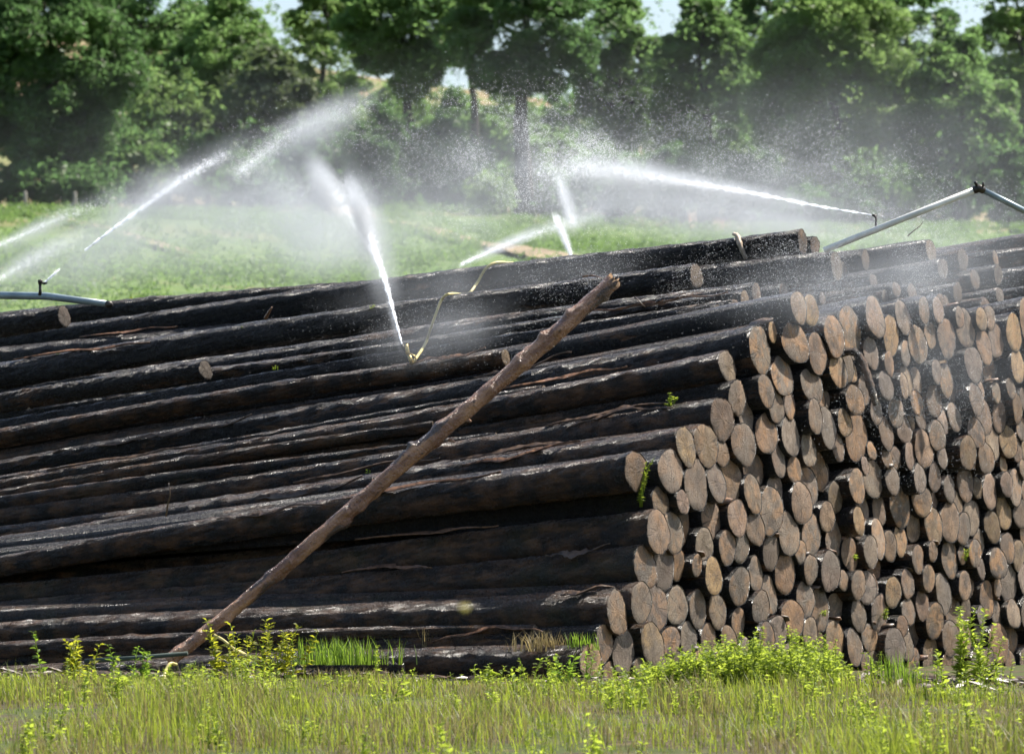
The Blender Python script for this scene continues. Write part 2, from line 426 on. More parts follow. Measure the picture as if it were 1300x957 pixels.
# ------------------------------------------------------------------ logs: traced ends
TILES = dict(A=(700, 720), B=(860, 720), C=(1020, 720), D=(1140, 720), E=(780, 580), F=(940, 580), G=(1100, 580), H=(820, 450),
             I=(960, 450), J=(1100, 450), K=(840, 330), L=(980, 330), M=(1100, 330), N=(980, 230))
TR = {
'A': [(500,910,200),(715,900,230),(890,830,230),(620,705,365),(690,285,345),(800,600,350),(875,325,390),(1040,310,310),(975,600,260),(1140,570,270),(1205,345,310)],
'B': [(345,360,290),(285,580,260),(430,595,220),(505,150,310),(530,445,265),(660,320,270),(780,210,310),(690,580,260),(835,520,300),(555,680,200),(950,395,330),
      (1070,540,240),(1030,260,300,.06),(1165,330,350),(875,65,335),(265,75,306),(385,15,220,.05),(660,52,255),(1078,50,255),(1230,28,330),
      (200,800,240),(330,830,240),(470,840,230),(610,830,240),(770,820,250),(930,760,250),(1090,800,240)],
'C': [(400,170,255),(430,420,275),(530,160,280),(600,90,200,.12),(700,150,260),(295,300,270,.2),(280,590,310),(395,685,300),(580,555,250),(640,330,300),(840,130,230),
      (835,370,240),(795,470,190,-.05),(850,640,250),(690,650,330),(935,580,270,.25),(990,110,230),(1000,320,250),(1130,245,310),(1070,490,290),(1220,430,310),
      (1150,660,290),(920,820,240),(1030,740,260,.08),(1110,860,180),(1020,920,140),(380,890,160),(780,860,200),(600,840,220),(220,840,240),(1225,820,260)],
'D': [(520,195,240),(580,360,220),(595,160,190,.15),(745,260,260),(800,410,200,.12),(930,150,320),(935,440,240),(985,680,280),(550,600,260),(820,640,330),(900,800,200),
      (1030,360,280),(670,500,200,.15),(650,790,240),(760,860,220),(990,880,200),(1010,60,250)],
'E': [(465,150,360),(645,300,400),(435,390,280),(515,560,340),(560,540,310,.15),(440,906,350),(545,868,245,.05),(840,235,320),(940,88,352),(1080,260,320),(970,430,310),
      (850,560,320),(700,640,280),(1120,540,280),(1185,90,320),(890,720,290,.05),(1000,730,250)],
'F': [(435,110,230),(555,240,310,.1),(300,260,250,.08),(245,430,380),(465,400,350),(385,600,340),(655,100,300,.25),(895,240,280),(800,320,270),(1075,210,330),(1195,120,235),
      (1010,460,280,.15),(710,480,260),(915,530,245),(985,520,200,.1),(585,650,345),(810,660,300),(1130,390,260,.2),(1125,640,315),(1020,745,250),(930,800,290),(1225,800,250),(1100,900,230,.25)],
'G': [(360,120,240),(575,110,240),(445,335,260),(555,320,170,.12),(265,375,330,.2),(390,570,230,.15),(270,670,250,.1),(395,820,250),(500,830,200,.3),(660,265,230),(810,205,290),
      (765,320,200,.05),(555,550,300),(655,540,330),(770,565,265),(890,480,245),(1015,280,280),(1095,180,200,.1),(1140,420,280),(1030,560,250),(1225,200,290),(1255,450,240),
      (680,820,320),(860,780,220),(790,790,160),(950,700,230),(1140,740,250),(1050,860,220),(930,900,180),(1250,840,250)],
'H': [(960,300,260),(1120,120,330,.05),(1050,430,280),(1190,385,250),(840,520,290,.12),(975,630,330),(1175,660,330),(785,745,355),(670,850,230),(1075,830,270)],
'I': [(440,240,290),(560,340,200,.2),(645,165,280),(425,490,270),(765,380,260),(705,550,240),(570,610,320),(735,100,220),(810,130,200,.05),(855,300,240,.15),(985,430,230),
      (1035,230,250),(1120,470,260),(800,690,420,.15),(425,775,270),(650,830,240),(530,880,200,.3),(1030,680,260,.1),(940,820,150),(1070,890,170),(900,900,150),(1220,210,240),
      (1150,280,200),(1230,560,140,.15),(1220,680,240)],
'J': [(400,400,210),(460,490,220),(575,370,270),(590,520,220),(545,170,200),(660,190,290),(700,290,220,.1),(830,370,270),(720,505,230),(950,310,170),(930,490,290),(1070,300,170),
      (1090,490,260),(1205,430,250),(1270,370,200),(850,640,260),(560,660,260),(650,720,200,.15),(760,760,290),(440,770,310),(370,890,220),(580,880,190),(935,840,250),(1045,700,270),
      (1155,760,280),(1225,640,200,.15),(1080,900,150,.15),(840,930,140),(1245,940,160),(1010,150,240,.2),(900,170,200,.25),(1250,760,220)],
'L': [(190,415,270),(215,665,350),(350,790,330),(485,610,330)],
'M': [(60,440,350),(210,640,330),(50,740,270),(175,850,210),(310,455,270),(410,690,320),(335,745,200),(540,600,230),(640,640,310),(840,540,310),(905,460,200),(955,700,300),
      (1095,665,290),(1195,600,290),(1210,850,290),(835,850,230),(550,850,200,.15),
      (385,340,170,.3),(205,295,130,.5),(590,380,140,.35),(655,350,130,.35)],
}
# sloping front, bottom to top: (pixel of end centre, end height px, set-back, y of the axis at x = 0, peel, note)
def T(t, x, y, h):
    o = TILES[t]; return (o[0] + x / 6.38, o[1] + y / 6.38, h / 6.38)
FRONT = [
 (T('A',325,800,340), -.02, 860, .75, 'lowest at the corner, end ringed by weeds'),
 (T('A',430,620,300), 0, 838, .55, None),
 (T('A',535,365,355), -.02, 812, .85, None),
 (T('E',265,855,344), 0, 782, .85, None),
 (T('E',370,600,370), -.02, 752, .8, None),
 (T('E',195,115,320), .16, 722, .7, 'bushy green sprout growing from its end'),
 (T('H',310,790,310), .02, 697, .65, None),
 (T('H',500,740,360), .02, 678, .65, None),
 (T('H',620,560,350), .02, 657, .7, None),
 (T('H',745,350,290), .03, 640, .5, None),
 (T('H',675,95,265), .12, 620, .75, 'pale bark-free top edge and narrow end'),
 (T('K',780,750,390), .05, 600, .35, 'very tall pale oval end'),
 (T('K',215,640,160), 1.0, 574, .2, None),
 (T('K',300,555,130), 1.05, 566, .3, None),
 ((637, 455, 21), 2.4, 556, .7, 'brown peeled end short of the leaning pole'),
 (T('K',600,385,130), .95, 530, .15, None),
 (T('K',450,430,140), 1.0, 545, .15, None),
 (T('K',675,325,170), .95, 512, .3, None),
 (T('K',770,280,160), 1.0, 500, .3, None),
 ((268, 469, 24), 4.9, 503, .3, 'ending far short of the others'),
 (T('K',285,130,190), 1.25, 478, .15, 'thick, bluntly cut below the crest'),
 (T('N',525,690,225), .85, 462, .2, 'pale cut end under the metal pipe'),
 (T('N',350,520,150), 1.3, 409, .2, None),
 (T('N',250,490,190), 1.25, 440, .2, 'forming the skyline with a pale bark flap'),
 ((82, 402, 26), 6.2, 408, .2, 'stubby, ending beside the blue-grey pipe'),
]
# crest and right top: ends set back  (pixel, h, set-back)
O = lambda x, y, h: (1120 + x / 7.09, 250 + y / 7.09, h / 7.09)
CREST = [
 (T('N',625,730,130), 1.0), (T('N',785,690,160), .85), (T('N',800,820,130), .8), (T('L',400,310,110), .8), (T('L',965,300,120), .5),
 (O(430,490,200), 1.25), (O(690,570,200), 1.2), (O(515,650,190), 1.0), (O(855,740,180), 1.0), (O(1070,700,180), 1.0), (O(1090,890,150), .8), (O(1045,550,140), 1.3),
 ((1336, 303, 24), 1.5), ((1352, 322, 30), 1.3), ((1330, 350, 30), 1.1), ((1326, 374, 28), .9), ((1322, 398, 30), .7),
 ((1215, 372, 26), .7), ((1160, 372, 24), .7), ((1250, 390, 24), .6), ((1085, 372, 26), .9), ((1040, 352, 30), 1.3),
 ((1000, 372, 26), 1.2), ((1010, 395, 26), .9),
 ((1318, 425, 34), .1), ((1310, 470, 34), .1), ((1322, 505, 36), .1), ((1308, 540, 34), .1), ((1320, 580, 34), .1), ((1318, 622, 36), .1), ((1322, 668, 36), .1), ((1316, 716, 36), .1), ((1320, 760, 36), .1), ((1322, 805, 36), .1), ((1318, 848, 34), .1),
 ((1345, 440, 36), .1), ((1345, 485, 36), .1), ((1345, 530, 36), .1), ((1345, 600, 36), .1),
]
# bottom-most small logs lying on the ground in front
GROUNDLOGS = [((521, 851, 34), 36.75, (90, 858), 'short log on the ground, end ringed by grass below the slope'),
              ((662, 856, 26), 36.35, (330, 862), 'thin short log on the ground, round end beside the corner weeds')]

P0 = at(740, 850, 36.0)
def on_plane(px, py, a):
    r = ray(px, py)
    k = (N2.dot(P0 - CAM) - a) / N2.dot(r)
    return CAM + r * k
recs = []
def add_rec(pxyh, a, role, **kw):
    c = on_plane(pxyh[0], pxyh[1], a)
    rad = pxyh[2] * 0.5 * c.y / F
    d = c - P0
    recs.append(dict(u=d.dot(E2), v=c.z, a=a, r=rad, role=role, px=pxyh, **kw))
for i, (p, a, yl, peel, note) in enumerate(FRONT):
    add_rec(p, a, 'front', yl=yl, peel=peel, note=note, order=i)
for t, lst in TR.items():
    for q in lst:
        add_rec(T(t, q[0], q[1], q[2]), q[3] * .4 if len(q) > 3 and t != 'M' else (q[3] if len(q) > 3 else 0.0), 'face')
for p, a in CREST:
    add_rec(p, a, 'crest')
# nudge overlapping logs apart across the pile (the cut ends stay near their traced spots)
U = np.array([r['u'] for r in recs]); Vv = np.array([r['v'] for r in recs]); RR = np.array([r['r'] for r in recs])
A0 = np.array([r['a'] for r in recs])
U0, V0 = U.copy(), Vv.copy()
wt = np.array([0.35 if r['role'] == 'front' else 1.0 for r in recs])
for it in range(220):
    du = U[:, None] - U[None]; dv = Vv[:, None] - Vv[None]
    dist = np.sqrt(du ** 2 + dv ** 2) + 1e-6
    lim = (RR[:, None] + RR[None]) * 0.93
    ov = np.clip(lim - dist, 0, None); np.fill_diagonal(ov, 0)
    sh = wt[:, None] / (wt[:, None] + wt[None])
    U += 0.45 * (ov * du / dist * sh).sum(1); Vv += 0.45 * (ov * dv / dist * sh).sum(1)
    k = 0.03 if it < 150 else 0.0
    U += k * (U0 - U); Vv += k * (V0 - Vv)
    Vv = np.maximum(Vv, RR * 0.8)

def poly_in(px, py, P):
    c = False
    for i in range(len(P)):
        (x0, y0), (x1, y1) = P[i - 1], P[i]
        if (y0 > py) != (y1 > py) and px < (x1 - x0) * (py - y0) / (y1 - y0) + x0: c = not c
    return c
FILL = [(765, 862), (800, 745), (850, 640), (895, 530), (955, 450), (1010, 395), (1110, 385), (1240, 398), (1345, 405), (1345, 866)]
cand = []
for px in range(765, 1345, 5):
    for py in range(385, 866, 9):
        if poly_in(px, py, FILL):
            c = on_plane(px, py, .03); d = c - P0
            cand.append((d.dot(E2), c.z, px, py))
cand = np.array(cand)
gap = np.min(np.hypot(cand[:, 0, None] - U[None], cand[:, 1, None] - Vv[None]) - RR[None], axis=1)
gap = np.minimum(gap, cand[:, 1] + .03)
for _ in range(140):
    k = int(np.argmax(gap))
    if gap[k] < .072: break
    rad = float(min(gap[k] * 1.06, .17))
    recs.append(dict(u=cand[k, 0], v=cand[k, 1], a=float(rng.uniform(-.02, .05)), r=rad, role='face', px=(cand[k, 2], cand[k, 3], 0)))
    U = np.append(U, cand[k, 0]); Vv = np.append(Vv, cand[k, 1]); RR = np.append(RR, rad)
    gap = np.minimum(gap, np.hypot(cand[:, 0] - U[-1], cand[:, 1] - Vv[-1]) - rad)
dist = np.hypot(U[:, None] - U[None], Vv[:, None] - Vv[None]); np.fill_diagonal(dist, 9)
for _ in range(6):                                            # let each log swell until it meets its neighbours
    free = (dist - RR[None] - RR[:, None] * .94).min(1)
    RR = RR + np.clip(free, 0, .006) * np.array([1.0 if r['role'] == 'face' else 0 for r in recs])
print('logs', len(recs))

def log_mesh(L, r0, taper, seg, nl, seed, bumpy, top=1.2):
    """local frame: X along the log, end cut at x = 0, running to -L"""
    rs = np.random.default_rng(seed)
    x = -np.concatenate([[0.0], np.sort(np.linspace(0.03, L, nl))])
    th = np.linspace(0, 2 * np.pi, seg, endpoint=False)
    X, TH = np.meshgrid(x, th, indexing='ij')
    ph = rs.uniform(0, 6.28, 12)
    rr = r0 * (1 - taper * -X)
    rr = np.clip(rr, r0 * 0.48, r0 * top)
    shape = 1 + 0.05 * np.cos(2 * TH + ph[0]) + 0.035 * np.cos(3 * TH + ph[1]) + 0.018 * np.cos(5 * TH + ph[2]) + np.where(X > -.1, 1, 0) * rs.normal(0, .012, TH.shape)
    und = 0.03 * np.sin(X * 2.1 + ph[3] + TH) + 0.025 * np.sin(X * 5.3 + ph[4] - TH * 2) + 0.018 * np.sin(X * 11 + ph[5] + 3 * TH)
    butt = 0.05 * np.exp(X * 5.0)
    rr = rr * (shape + und * bumpy * (.45 if seg >= 36 else 1) + butt)
    for k in range(int(L * 1.5 * bumpy)):                      # knots and bark lumps
        kx, kt = -rs.uniform(0.2, L), rs.uniform(0, 6.28)
        dth = np.angle(np.exp(1j * (TH - kt)))
        rr += rs.uniform(0.006, 0.018) * np.exp(-((X - kx) / rs.uniform(.03, .09)) ** 2 - (dth / rs.uniform(.15, .35)) ** 2)
    if seg >= 32:
        rr += rs.normal(0, 0.0030, rr.shape)
        for kk, am in ((23, .0022), (41, .002)):      # plated bark relief
            rr += am * np.sin(X * kk + 2 * np.sin(TH * 3 + ph[9]) + ph[10]) * np.sin(TH * (kk // 2) + 2 * np.sin(X * 3.1 + ph[11]))
    sweep = 0.018 * np.sin(X * 0.55 + ph[7]) - 0.018 * math.sin(ph[7])
    sweep2 = 0.02 * np.sin(X * 0.8 + ph[8]) - 0.02 * math.sin(ph[8])
    tilt = rs.normal(0, 0.05, 2)
    Y = rr * np.cos(TH) + sweep; Z = rr * np.sin(TH) + sweep2
    X = X.copy()
    X[0] = Y[0] * tilt[0] + Z[0] * tilt[1]
    V = np.stack([X, Y, Z], -1).reshape(-1, 3)
    n = len(x)
    ii = np.arange(n * seg).reshape(n, seg)
    jj = np.roll(ii, -1, axis=1)
    Q = np.stack([ii[:-1], ii[1:], jj[1:], jj[:-1]], -1).reshape(-1, 4)
    tail = len(V)
    V = np.vstack([V, V[ii[-1]].mean(0)])
    Tt = np.stack([ii[-1], np.full(seg, tail), jj[-1]], -1)
    # cut end: rings of the same outline, sawn face slightly uneven
    ring = V[ii[0]]
    C = ring.mean(0)
    rim = C + (ring - C) * (.965 + rs.normal(0, .008, (seg, 1)))
    rim[:, 0] -= .004
    r0i = len(V); V = np.vstack([V, rim])
    ri = np.arange(r0i, r0i + seg)
    Q = np.concatenate([Q, np.stack([ii[0], jj[0], np.roll(ri, -1), ri], -1)])
    ring = rim
    cv, fr = [], (0.999, 0.93, 0.72, 0.45, 0.2)
    for f in fr:
        q = C + (ring - C) * f
        q[:, 0] += 0.004 * (f < 0.99) + rs.normal(0, 0.0012, seg) * (f < 0.99)
        cv.append(q)
    cV = np.vstack(cv + [C[None] + [[0.004, 0, 0]]])
    ci = np.arange(len(fr) * seg).reshape(len(fr), seg); cj = np.roll(ci, -1, axis=1)
    cQ = np.stack([ci[:-1], cj[:-1], cj[1:], ci[1:]], -1).reshape(-1, 4)
    cT = np.stack([ci[-1], cj[-1], np.full(seg, len(cV) - 1)], -1)
    return V, [Q, Tt], cV, [cQ, cT]

LOGS = {}
def place_log(end, axis, L, r0, taper, seg, nl, seed, bumpy, peel, moss, grey, orange, top=1.2):
    """axis: unit vector from far tip to the cut end"""
    V, Fs, cV, cF = log_mesh(L, r0, taper, seg, nl, seed, bumpy, top)
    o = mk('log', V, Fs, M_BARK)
    X = axis.normalized(); Zt = Vector((0, 0, 1)); Y = Zt.cross(X).normalized(); Z = X.cross(Y)
    m = Matrix((X, Y, Z)).transposed().to_4x4(); m.translation = end
    o.matrix_world = m
    o.color = (peel, moss, 0, 1)
    c = mk('cut_end', cV, cF, M_CUT, o)
    c.color = (grey, orange, 0, 1)
    return o

def slope_at(v):       # rise of the log axis towards the cut end, photo: logs higher up climb more steeply
    return float(np.interp(v, [0, .3, .6, 1.0, 1.5, 2.0, 2.4, 2.9, 3.3], [.0, .015, .03, .05, .085, .115, .125, .12, .10]))
items = []
for k, r in enumerate(recs):
    pos = Vector((P0.x, P0.y, 0)) + E2 * U[k] + Vector((0, 0, Vv[k])) - N2 * r['a']
    jit = 0 if r['role'] == 'front' else float(rng.normal(0, 0.026))
    r['taper'] = (.075 if r['role'] == 'front' else .05) if r['a'] < .4 else (-0.03 if r['role'] == 'front' else 0.015)
    if r['role'] == 'front':
        # aim the axis so that it crosses the photo's left edge at yl
        az = N2
        rr = ray(0, r['yl'])
        nrm = Vector((az.y, -az.x, 0))
        kk = nrm.dot(pos - CAM) / nrm.dot(rr)
        lp = CAM + rr * kk
        if r['px'][0] < 300:
            lp = pos - N2 * 3 - Vector((0, 0, 3 * slope_at(Vv[k])))
        axis = (pos - lp).normalized()
        r['dist0'] = (pos - lp).length
        L = 10.5 if r['px'][0] > 300 else 4.5
        seg, nl = 44, 150
    else:
        s = slope_at(Vv[k])
        axis = (N2 + Vector((0, 0, s)) + E2 * float(rng.normal(0, .006))).normalized()
        L = 9.0 if r['role'] == 'face' else 11.0
        seg, nl = (26, 12) if r['role'] == 'face' else (36, 50)
        pos = pos + axis * jit
    grey = float(np.clip(rng.normal(.5, .3), 0, 1)); orange = float(np.clip(rng.normal(.25, .3), 0, 1))
    if Vv[k] < 0.75: grey = min(1, grey + .35)
    peel = r.get('peel', float(rng.uniform(.1, .6)))
    o = place_log(pos, axis, L, float(RR[k]), r['taper'], seg, nl, 1000 + k, 1.0, peel, float(np.clip(1.1 - Vv[k] * .6, 0, 1)), grey, orange)
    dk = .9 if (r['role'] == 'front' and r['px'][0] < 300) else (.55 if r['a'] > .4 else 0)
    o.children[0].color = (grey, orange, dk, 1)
    r.update(obj=o, pos=pos, axis=axis, L=L, rad=float(RR[k]), grey=grey, orange=orange)
# labels
def size_word(r): return 'slim' if r < .125 else ('thick' if r > .185 else 'middling')
def tone_word(r): return 'orange-brown' if r['orange'] > .5 else ('greyish' if r['grey'] > .6 else 'brown')
face = [(U[k], Vv[k], r) for k, r in enumerate(recs) if r['role'] == 'face']
face.sort(key=lambda q: q[0])
ncol = max(1, round((face[-1][0] - face[0][0]) / 0.40))
cols = {}
for u, v, r in face:
    cols.setdefault(int((u - face[0][0]) / 0.401), []).append((v, r))
for ci, key in enumerate(sorted(cols)):
    for ri, (v, r) in enumerate(sorted(cols[key], key=lambda q: q[0])):
        tag(r['obj'], "%s %s-ended log, %s up in the %s column from the pile's front corner" % (size_word(r['rad']), tone_word(r), ordinal(ri + 1), ordinal(ci + 1)),
            'log', 'logs stacked with their sawn ends showing')
fr = sorted([r for r in recs if r['role'] == 'front'], key=lambda r: r['order'])
for i, r in enumerate(fr):
    note = r['note'] or ('wet and ' + ('dark' if r['peel'] < .4 else 'partly barkless'))
    tag(r['obj'], "long sloping-side log, %s up from the grass, %s" % (ordinal(i + 1), note), 'log', 'long logs lying along the sloping side')
cr = sorted([r for r in recs if r['role'] == 'crest'], key=lambda r: r['px'][0])
for i, r in enumerate(cr):
    tag(r['obj'], "wet log on the pile's crest with set-back end, %s from the leaning pole" % ordinal(i + 1), 'log', 'logs on the crest of the pile')
FR = {r['order']: r for r in recs if r['role'] == 'front'}
def on_log(r, px, th=0.0):
    """point on a front log's surface at photo column px; th: 0 faces the camera, pi/2 is the top"""
    lo, hi = 0.0, r['L']
    for _ in range(40):
        m = (lo + hi) / 2
        if to_px(r['pos'] - r['axis'] * m)[0] > px: lo = m
        else: hi = m
    m = (lo + hi) / 2
    c = r['pos'] - r['axis'] * m
    rad = r['rad'] * (1 - r['taper'] * m)
    front = (-E2 * 1.0).normalized()
    return c + (front * math.cos(th) + Vector((0, 0, 1)) * math.sin(th)) * rad, rad, c

for (pp, dep, (lx, ly), lab) in GROUNDLOGS:
    e = at(pp[0], pp[1], dep)
    axis = (N2 + Vector((0, 0, .005))).normalized()
    o = place_log(e, axis, 3.0, pp[2] * .5 * dep / F, 0.04, 40, 60, 77 + int(dep * 10), 1.0, .5, .6, .8, 0)
    tag(o, lab, 'log', 'short logs on the ground before the pile')

# slim logs bedded in the grooves between the big ones, thin end towards the corner
for i, (k, pe, r_end) in enumerate([(1, 690, .04), (6, 700, .04), (8, 640, .04), (9, 560, .04), (10, 700, .036), (11, 520, .04)]):
    def mid(px, th):
        a_, ra, ca = on_log(FR[k], px, .75); b_, rb, cb = on_log(FR[k + 1], px, -.55)
        return (a_ + b_) / 2 + (-E2) * th * .5
    e_, l_ = mid(pe, r_end * .2), mid(-60, .02)
    ax = (e_ - l_).normalized()
    o = place_log(e_, ax, (e_ - l_).length + 2.0, r_end, -.16, 36, 80, 900 + i, 1.0, (.75, .4, .6)[i % 3], .4, .7, .2, 2.0)
    tag(o, 'slim %s log bedded in a groove of the slope, %s up' % (('brown peeled', 'dark', 'patchy')[i % 3], ordinal(i + 1)), 'log', 'slim logs bedded between the long ones')

# leaning pole
def build_pole():
    foot = at(214, 840, 36.9)
    top = at(778, 357, 37.05)
    ax = (top - foot); L = ax.length; ax.normalize()
    rs = np.random.default_rng(5)
    seg, nl = 40, 220
    t = np.linspace(0, 1, nl); th = np.linspace(0, 2 * np.pi, seg, endpoint=False)
    Tm, TH = np.meshgrid(t, th, indexing='ij')
    rr = (0.045 + 0.017 * Tm)
    rr = rr * (1 + .05 * np.cos(2 * TH + 1 + Tm * 5) + .05 * np.sin(Tm * 22 + 1.3) * .6 + .035 * np.sin(Tm * 61 + TH) + .03 * np.sin(Tm * 130 - 2 * TH))
    for k in range(44):
        kx, kt = rs.uniform(.02, .98), rs.uniform(0, 6.28)
        dth = np.angle(np.exp(1j * (TH - kt)))
        rr += rs.uniform(.010, .024) * np.exp(-((Tm - kx) * L / rs.uniform(.025, .06)) ** 2 - (dth / .6) ** 2)
    rr += rs.normal(0, .0012, rr.shape)
    X = -(1 - Tm) * L
    bx = .025 * np.sin(Tm * np.pi * 1.0) + .008 * np.sin(Tm * 9)
    Y = rr * np.cos(TH) + .02 * np.sin(Tm * 7); Z = rr * np.sin(TH) - bx
    # broken, chipped top
    X[-1] += rs.normal(0, .02, seg); X[-2] += rs.normal(0, .008, seg)
    V = np.stack([X, Y, Z], -1).reshape(-1, 3)
    ii = np.arange(nl * seg).reshape(nl, seg); jj = np.roll(ii, -1, 1)
    Q = np.stack([ii[:-1], jj[:-1], jj[1:], ii[1:]], -1).reshape(-1, 4)
    c0 = len(V); V = np.vstack([V, V[ii[0]].mean(0)])
    T0 = np.stack([ii[0], np.full(seg, c0), jj[0]], -1)
    t_ = NT('barkless_pole')
    tc = t_.n('ShaderNodeTexCoord').outputs['Object']
    n1 = t_.noise(t_.mapping(tc, (1.6, 9, 9)), 1.6, 5, .6); n2 = t_.noise(tc, 30, 4, .65); n3 = t_.noise(t_.mapping(tc, (.7, 3, 3)), 2.0, 4, .6)
    c = t_.mix(t_.ramp(n1, .35, .65), (.2, .09, .05), (.5, .27, .15))
    c = t_.mix(t_.ramp(n3, .54, .62), c, (.07, .045, .036))
    c = t_.mix(t_.ramp(n2, .56, .72), c, (.035, .024, .018))
    b = t_.n('ShaderNodeBsdfPrincipled', {'Base Color': c, 'Roughness': t_.ramp(n2, .3, .7, .15, .4), 'Coat Weight': .5, 'Coat Roughness': .15, 'Coat Normal': t_.bump(t_.noise(tc, 60, 3, .7), 1.0, .05), 'Normal': t_.bump(t_.math('ADD', n2, n1), 1.0, .025)})
    pm = t_.surf(b.outputs[0])
    o = mk('leaning_pole', V, [Q, T0], pm)
    Yv = Vector((0, 0, 1)).cross(ax).normalized()
    m = Matrix((ax, Yv, ax.cross(Yv))).transposed().to_4x4(); m.translation = top
    o.matrix_world = m
    tag(o, 'slender brown barkless pole leaning diagonally against the log pile', 'pole')
    ring = V[ii[-1]]; C = ring.mean(0)
    cV = np.vstack([ring, C + (ring - C) * .6 + np.stack([rs.normal(.012, .012, seg), np.zeros(seg), np.zeros(seg)], -1), C[None] + [[.0, 0, 0]]])
    ci = np.arange(2 * seg).reshape(2, seg); cj = np.roll(ci, -1, 1)
    c = mk('cut_end', cV, [np.stack([ci[0], cj[0], cj[1], ci[1]], -1), np.stack([ci[1], cj[1], np.full(seg, 2 * seg)], -1)], M_CUT, o)
    c.color = (0, .6, 0, 1)
    for k in range(7):                                           # branch stubs
        kx, kt = -rs.uniform(.3, L * .95), rs.uniform(-2.5, 1.2)
        d = Vector((0.4, math.cos(kt), math.sin(kt)))
        p = Vector((kx, math.cos(kt) * .065, math.sin(kt) * .065 - .05 * math.sin(math.pi * (1 + kx / L))))
        tube_obj('branch_stub', [p, p + d * .02, p + d * rs.uniform(.03, .05)], [.016, .012, .008], pm, o, 8)
    return o
build_pole()

# loose bark on the logs
def strip(parent_rec, px0, px1, lift, width, seed, mat, th=1.1):
    rs = random.Random(seed)
    n = 26
    V = []
    for i in range(n):
        f = i / (n - 1)
        px = px0 + (px1 - px0) * f
        p, rad, c = on_log(parent_rec, px, th + .25 * math.sin(f * 4 + seed))
        out = (p - c).normalized()
        tang = parent_rec['axis']
        side = out.cross(tang)
        w = .6 * width * (0.15 + math.sin(math.pi * min(1, f * .9 + .08)) ** 2) * (.35 + 1.1 * rs.random())
        lf = .006 + lift * (math.sin(f * math.pi * 1.5 + seed) ** 2) * f
        wob = .012 * math.sin(f * 17 + seed) + .018 * math.sin(f * 5 + 2 * seed)
        for s, e in ((-1, .010), (0, 0), (1, .014)):
            q = p + out * (lf + abs(e) * (1 if s else 0) + .004 * rs.random()) + side * (s * w + wob)
            V.append(tuple(q))
    ii = np.arange(n * 3).reshape(n, 3)
    Q = np.stack([ii[:-1, :-1], ii[:-1, 1:], ii[1:, 1:], ii[1:, :-1]], -1).reshape(-1, 4)
    o = mk('bark_strip', V, Q, mat)
    sm = o.modifiers.new('thickness', 'SOLIDIFY'); sm.thickness = .006
    o.parent = parent_rec['obj']
    o.matrix_parent_inverse = parent_rec['obj'].matrix_world.inverted()
    return o
STRIPS = [(5, 250, 420, .06, .03, 0), (5, 330, 640, .03, .03, 1), (6, 290, 470, .05, .035, 0), (6, 590, 740, .03, .03, 1), (7, 380, 560, .05, .03, 0), (7, 560, 820, .02, .04, 0),
          (10, 60, 250, .03, .03, 0), (10, 640, 800, .03, .045, 1), (11, 130, 330, .05, .03, 0), (11, 610, 730, .06, .03, 0), (8, 700, 860, .03, .05, 0), (8, 730, 870, .05, .04, 0),
          (20, 20, 200, .03, .03, 1), (21, 100, 230, .03, .03, 1), (21, 660, 740, .03, .04, 0), (3, 700, 780, .03, .05, 0), (2, 720, 780, .03, .05, 0), (1, 560, 700, .03, .03, 1),
          (3, 440, 560, .02, .05, 1), (4, 450, 640, .02, .04, 1), (17, 760, 930, .03, .03, 1), (14, 520, 620, .03, .03, 1)]
for i, (k, a, b, lf, w, red) in enumerate(STRIPS):
    strip(FR[k], a, b, lf, w, i + 1, M_STRIP_RED if red else M_STRIP, 1.0 + .3 * math.sin(i * 2.1))
# dark bark flap hanging over the cut ends, pale flap on the skyline log
def flap(name, pix, w, mat, parent, thick=.012):
    P = spline([at(*p) for p in pix], 6)
    V = []
    for i, p in enumerate(P):
        f = i / (len(P) - 1)
        t = (P[min(i + 1, len(P) - 1)] - P[max(i - 1, 0)]).normalized()
        s = t.cross(Vector((0, 1, 0))).normalized()
        ww = w * (.55 + .6 * math.sin(math.pi * f)) * (1 + .2 * math.sin(i * 1.9))
        for k in (-1, 0, 1): V.append(tuple(p + s * k * ww + Vector((0, -.03 * (1 - abs(k)), 0))))
    n = len(P); ii = np.arange(n * 3).reshape(n, 3)
    o = mk(name, V, np.stack([ii[:-1, :-1], ii[:-1, 1:], ii[1:, 1:], ii[1:, :-1]], -1).reshape(-1, 4), mat)
    sm = o.modifiers.new('thickness', 'SOLIDIFY'); sm.thickness = thick
    o.parent = parent; o.matrix_parent_inverse = parent.matrix_world.inverted()
    return o
def nearest_rec(px, py, role='face'):
    return min((r for r in recs if r['role'] == role), key=lambda r: (to_px(r['pos'])[0] - px) ** 2 + (to_px(r['pos'])[1] - py) ** 2)
nr = nearest_rec(1082, 470)
dd = nr['pos'].y - .2
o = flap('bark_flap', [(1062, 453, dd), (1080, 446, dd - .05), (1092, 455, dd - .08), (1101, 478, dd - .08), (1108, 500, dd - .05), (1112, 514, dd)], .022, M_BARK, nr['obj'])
o['label'] = 'black strip of loose bark hanging over sawn ends'
sk = FR[23]
ps, _, _ = on_log(sk, 938, .6)
flap('bark_flap', [(931, 297, ps.y + .1), (936, 300, ps.y), (940, 312, ps.y - .06), (947, 329, ps.y - .05)], .014, mat_simple('pale_inner_bark', (.42, .33, .24), .5, 0, .3, 20), sk['obj'], .008)

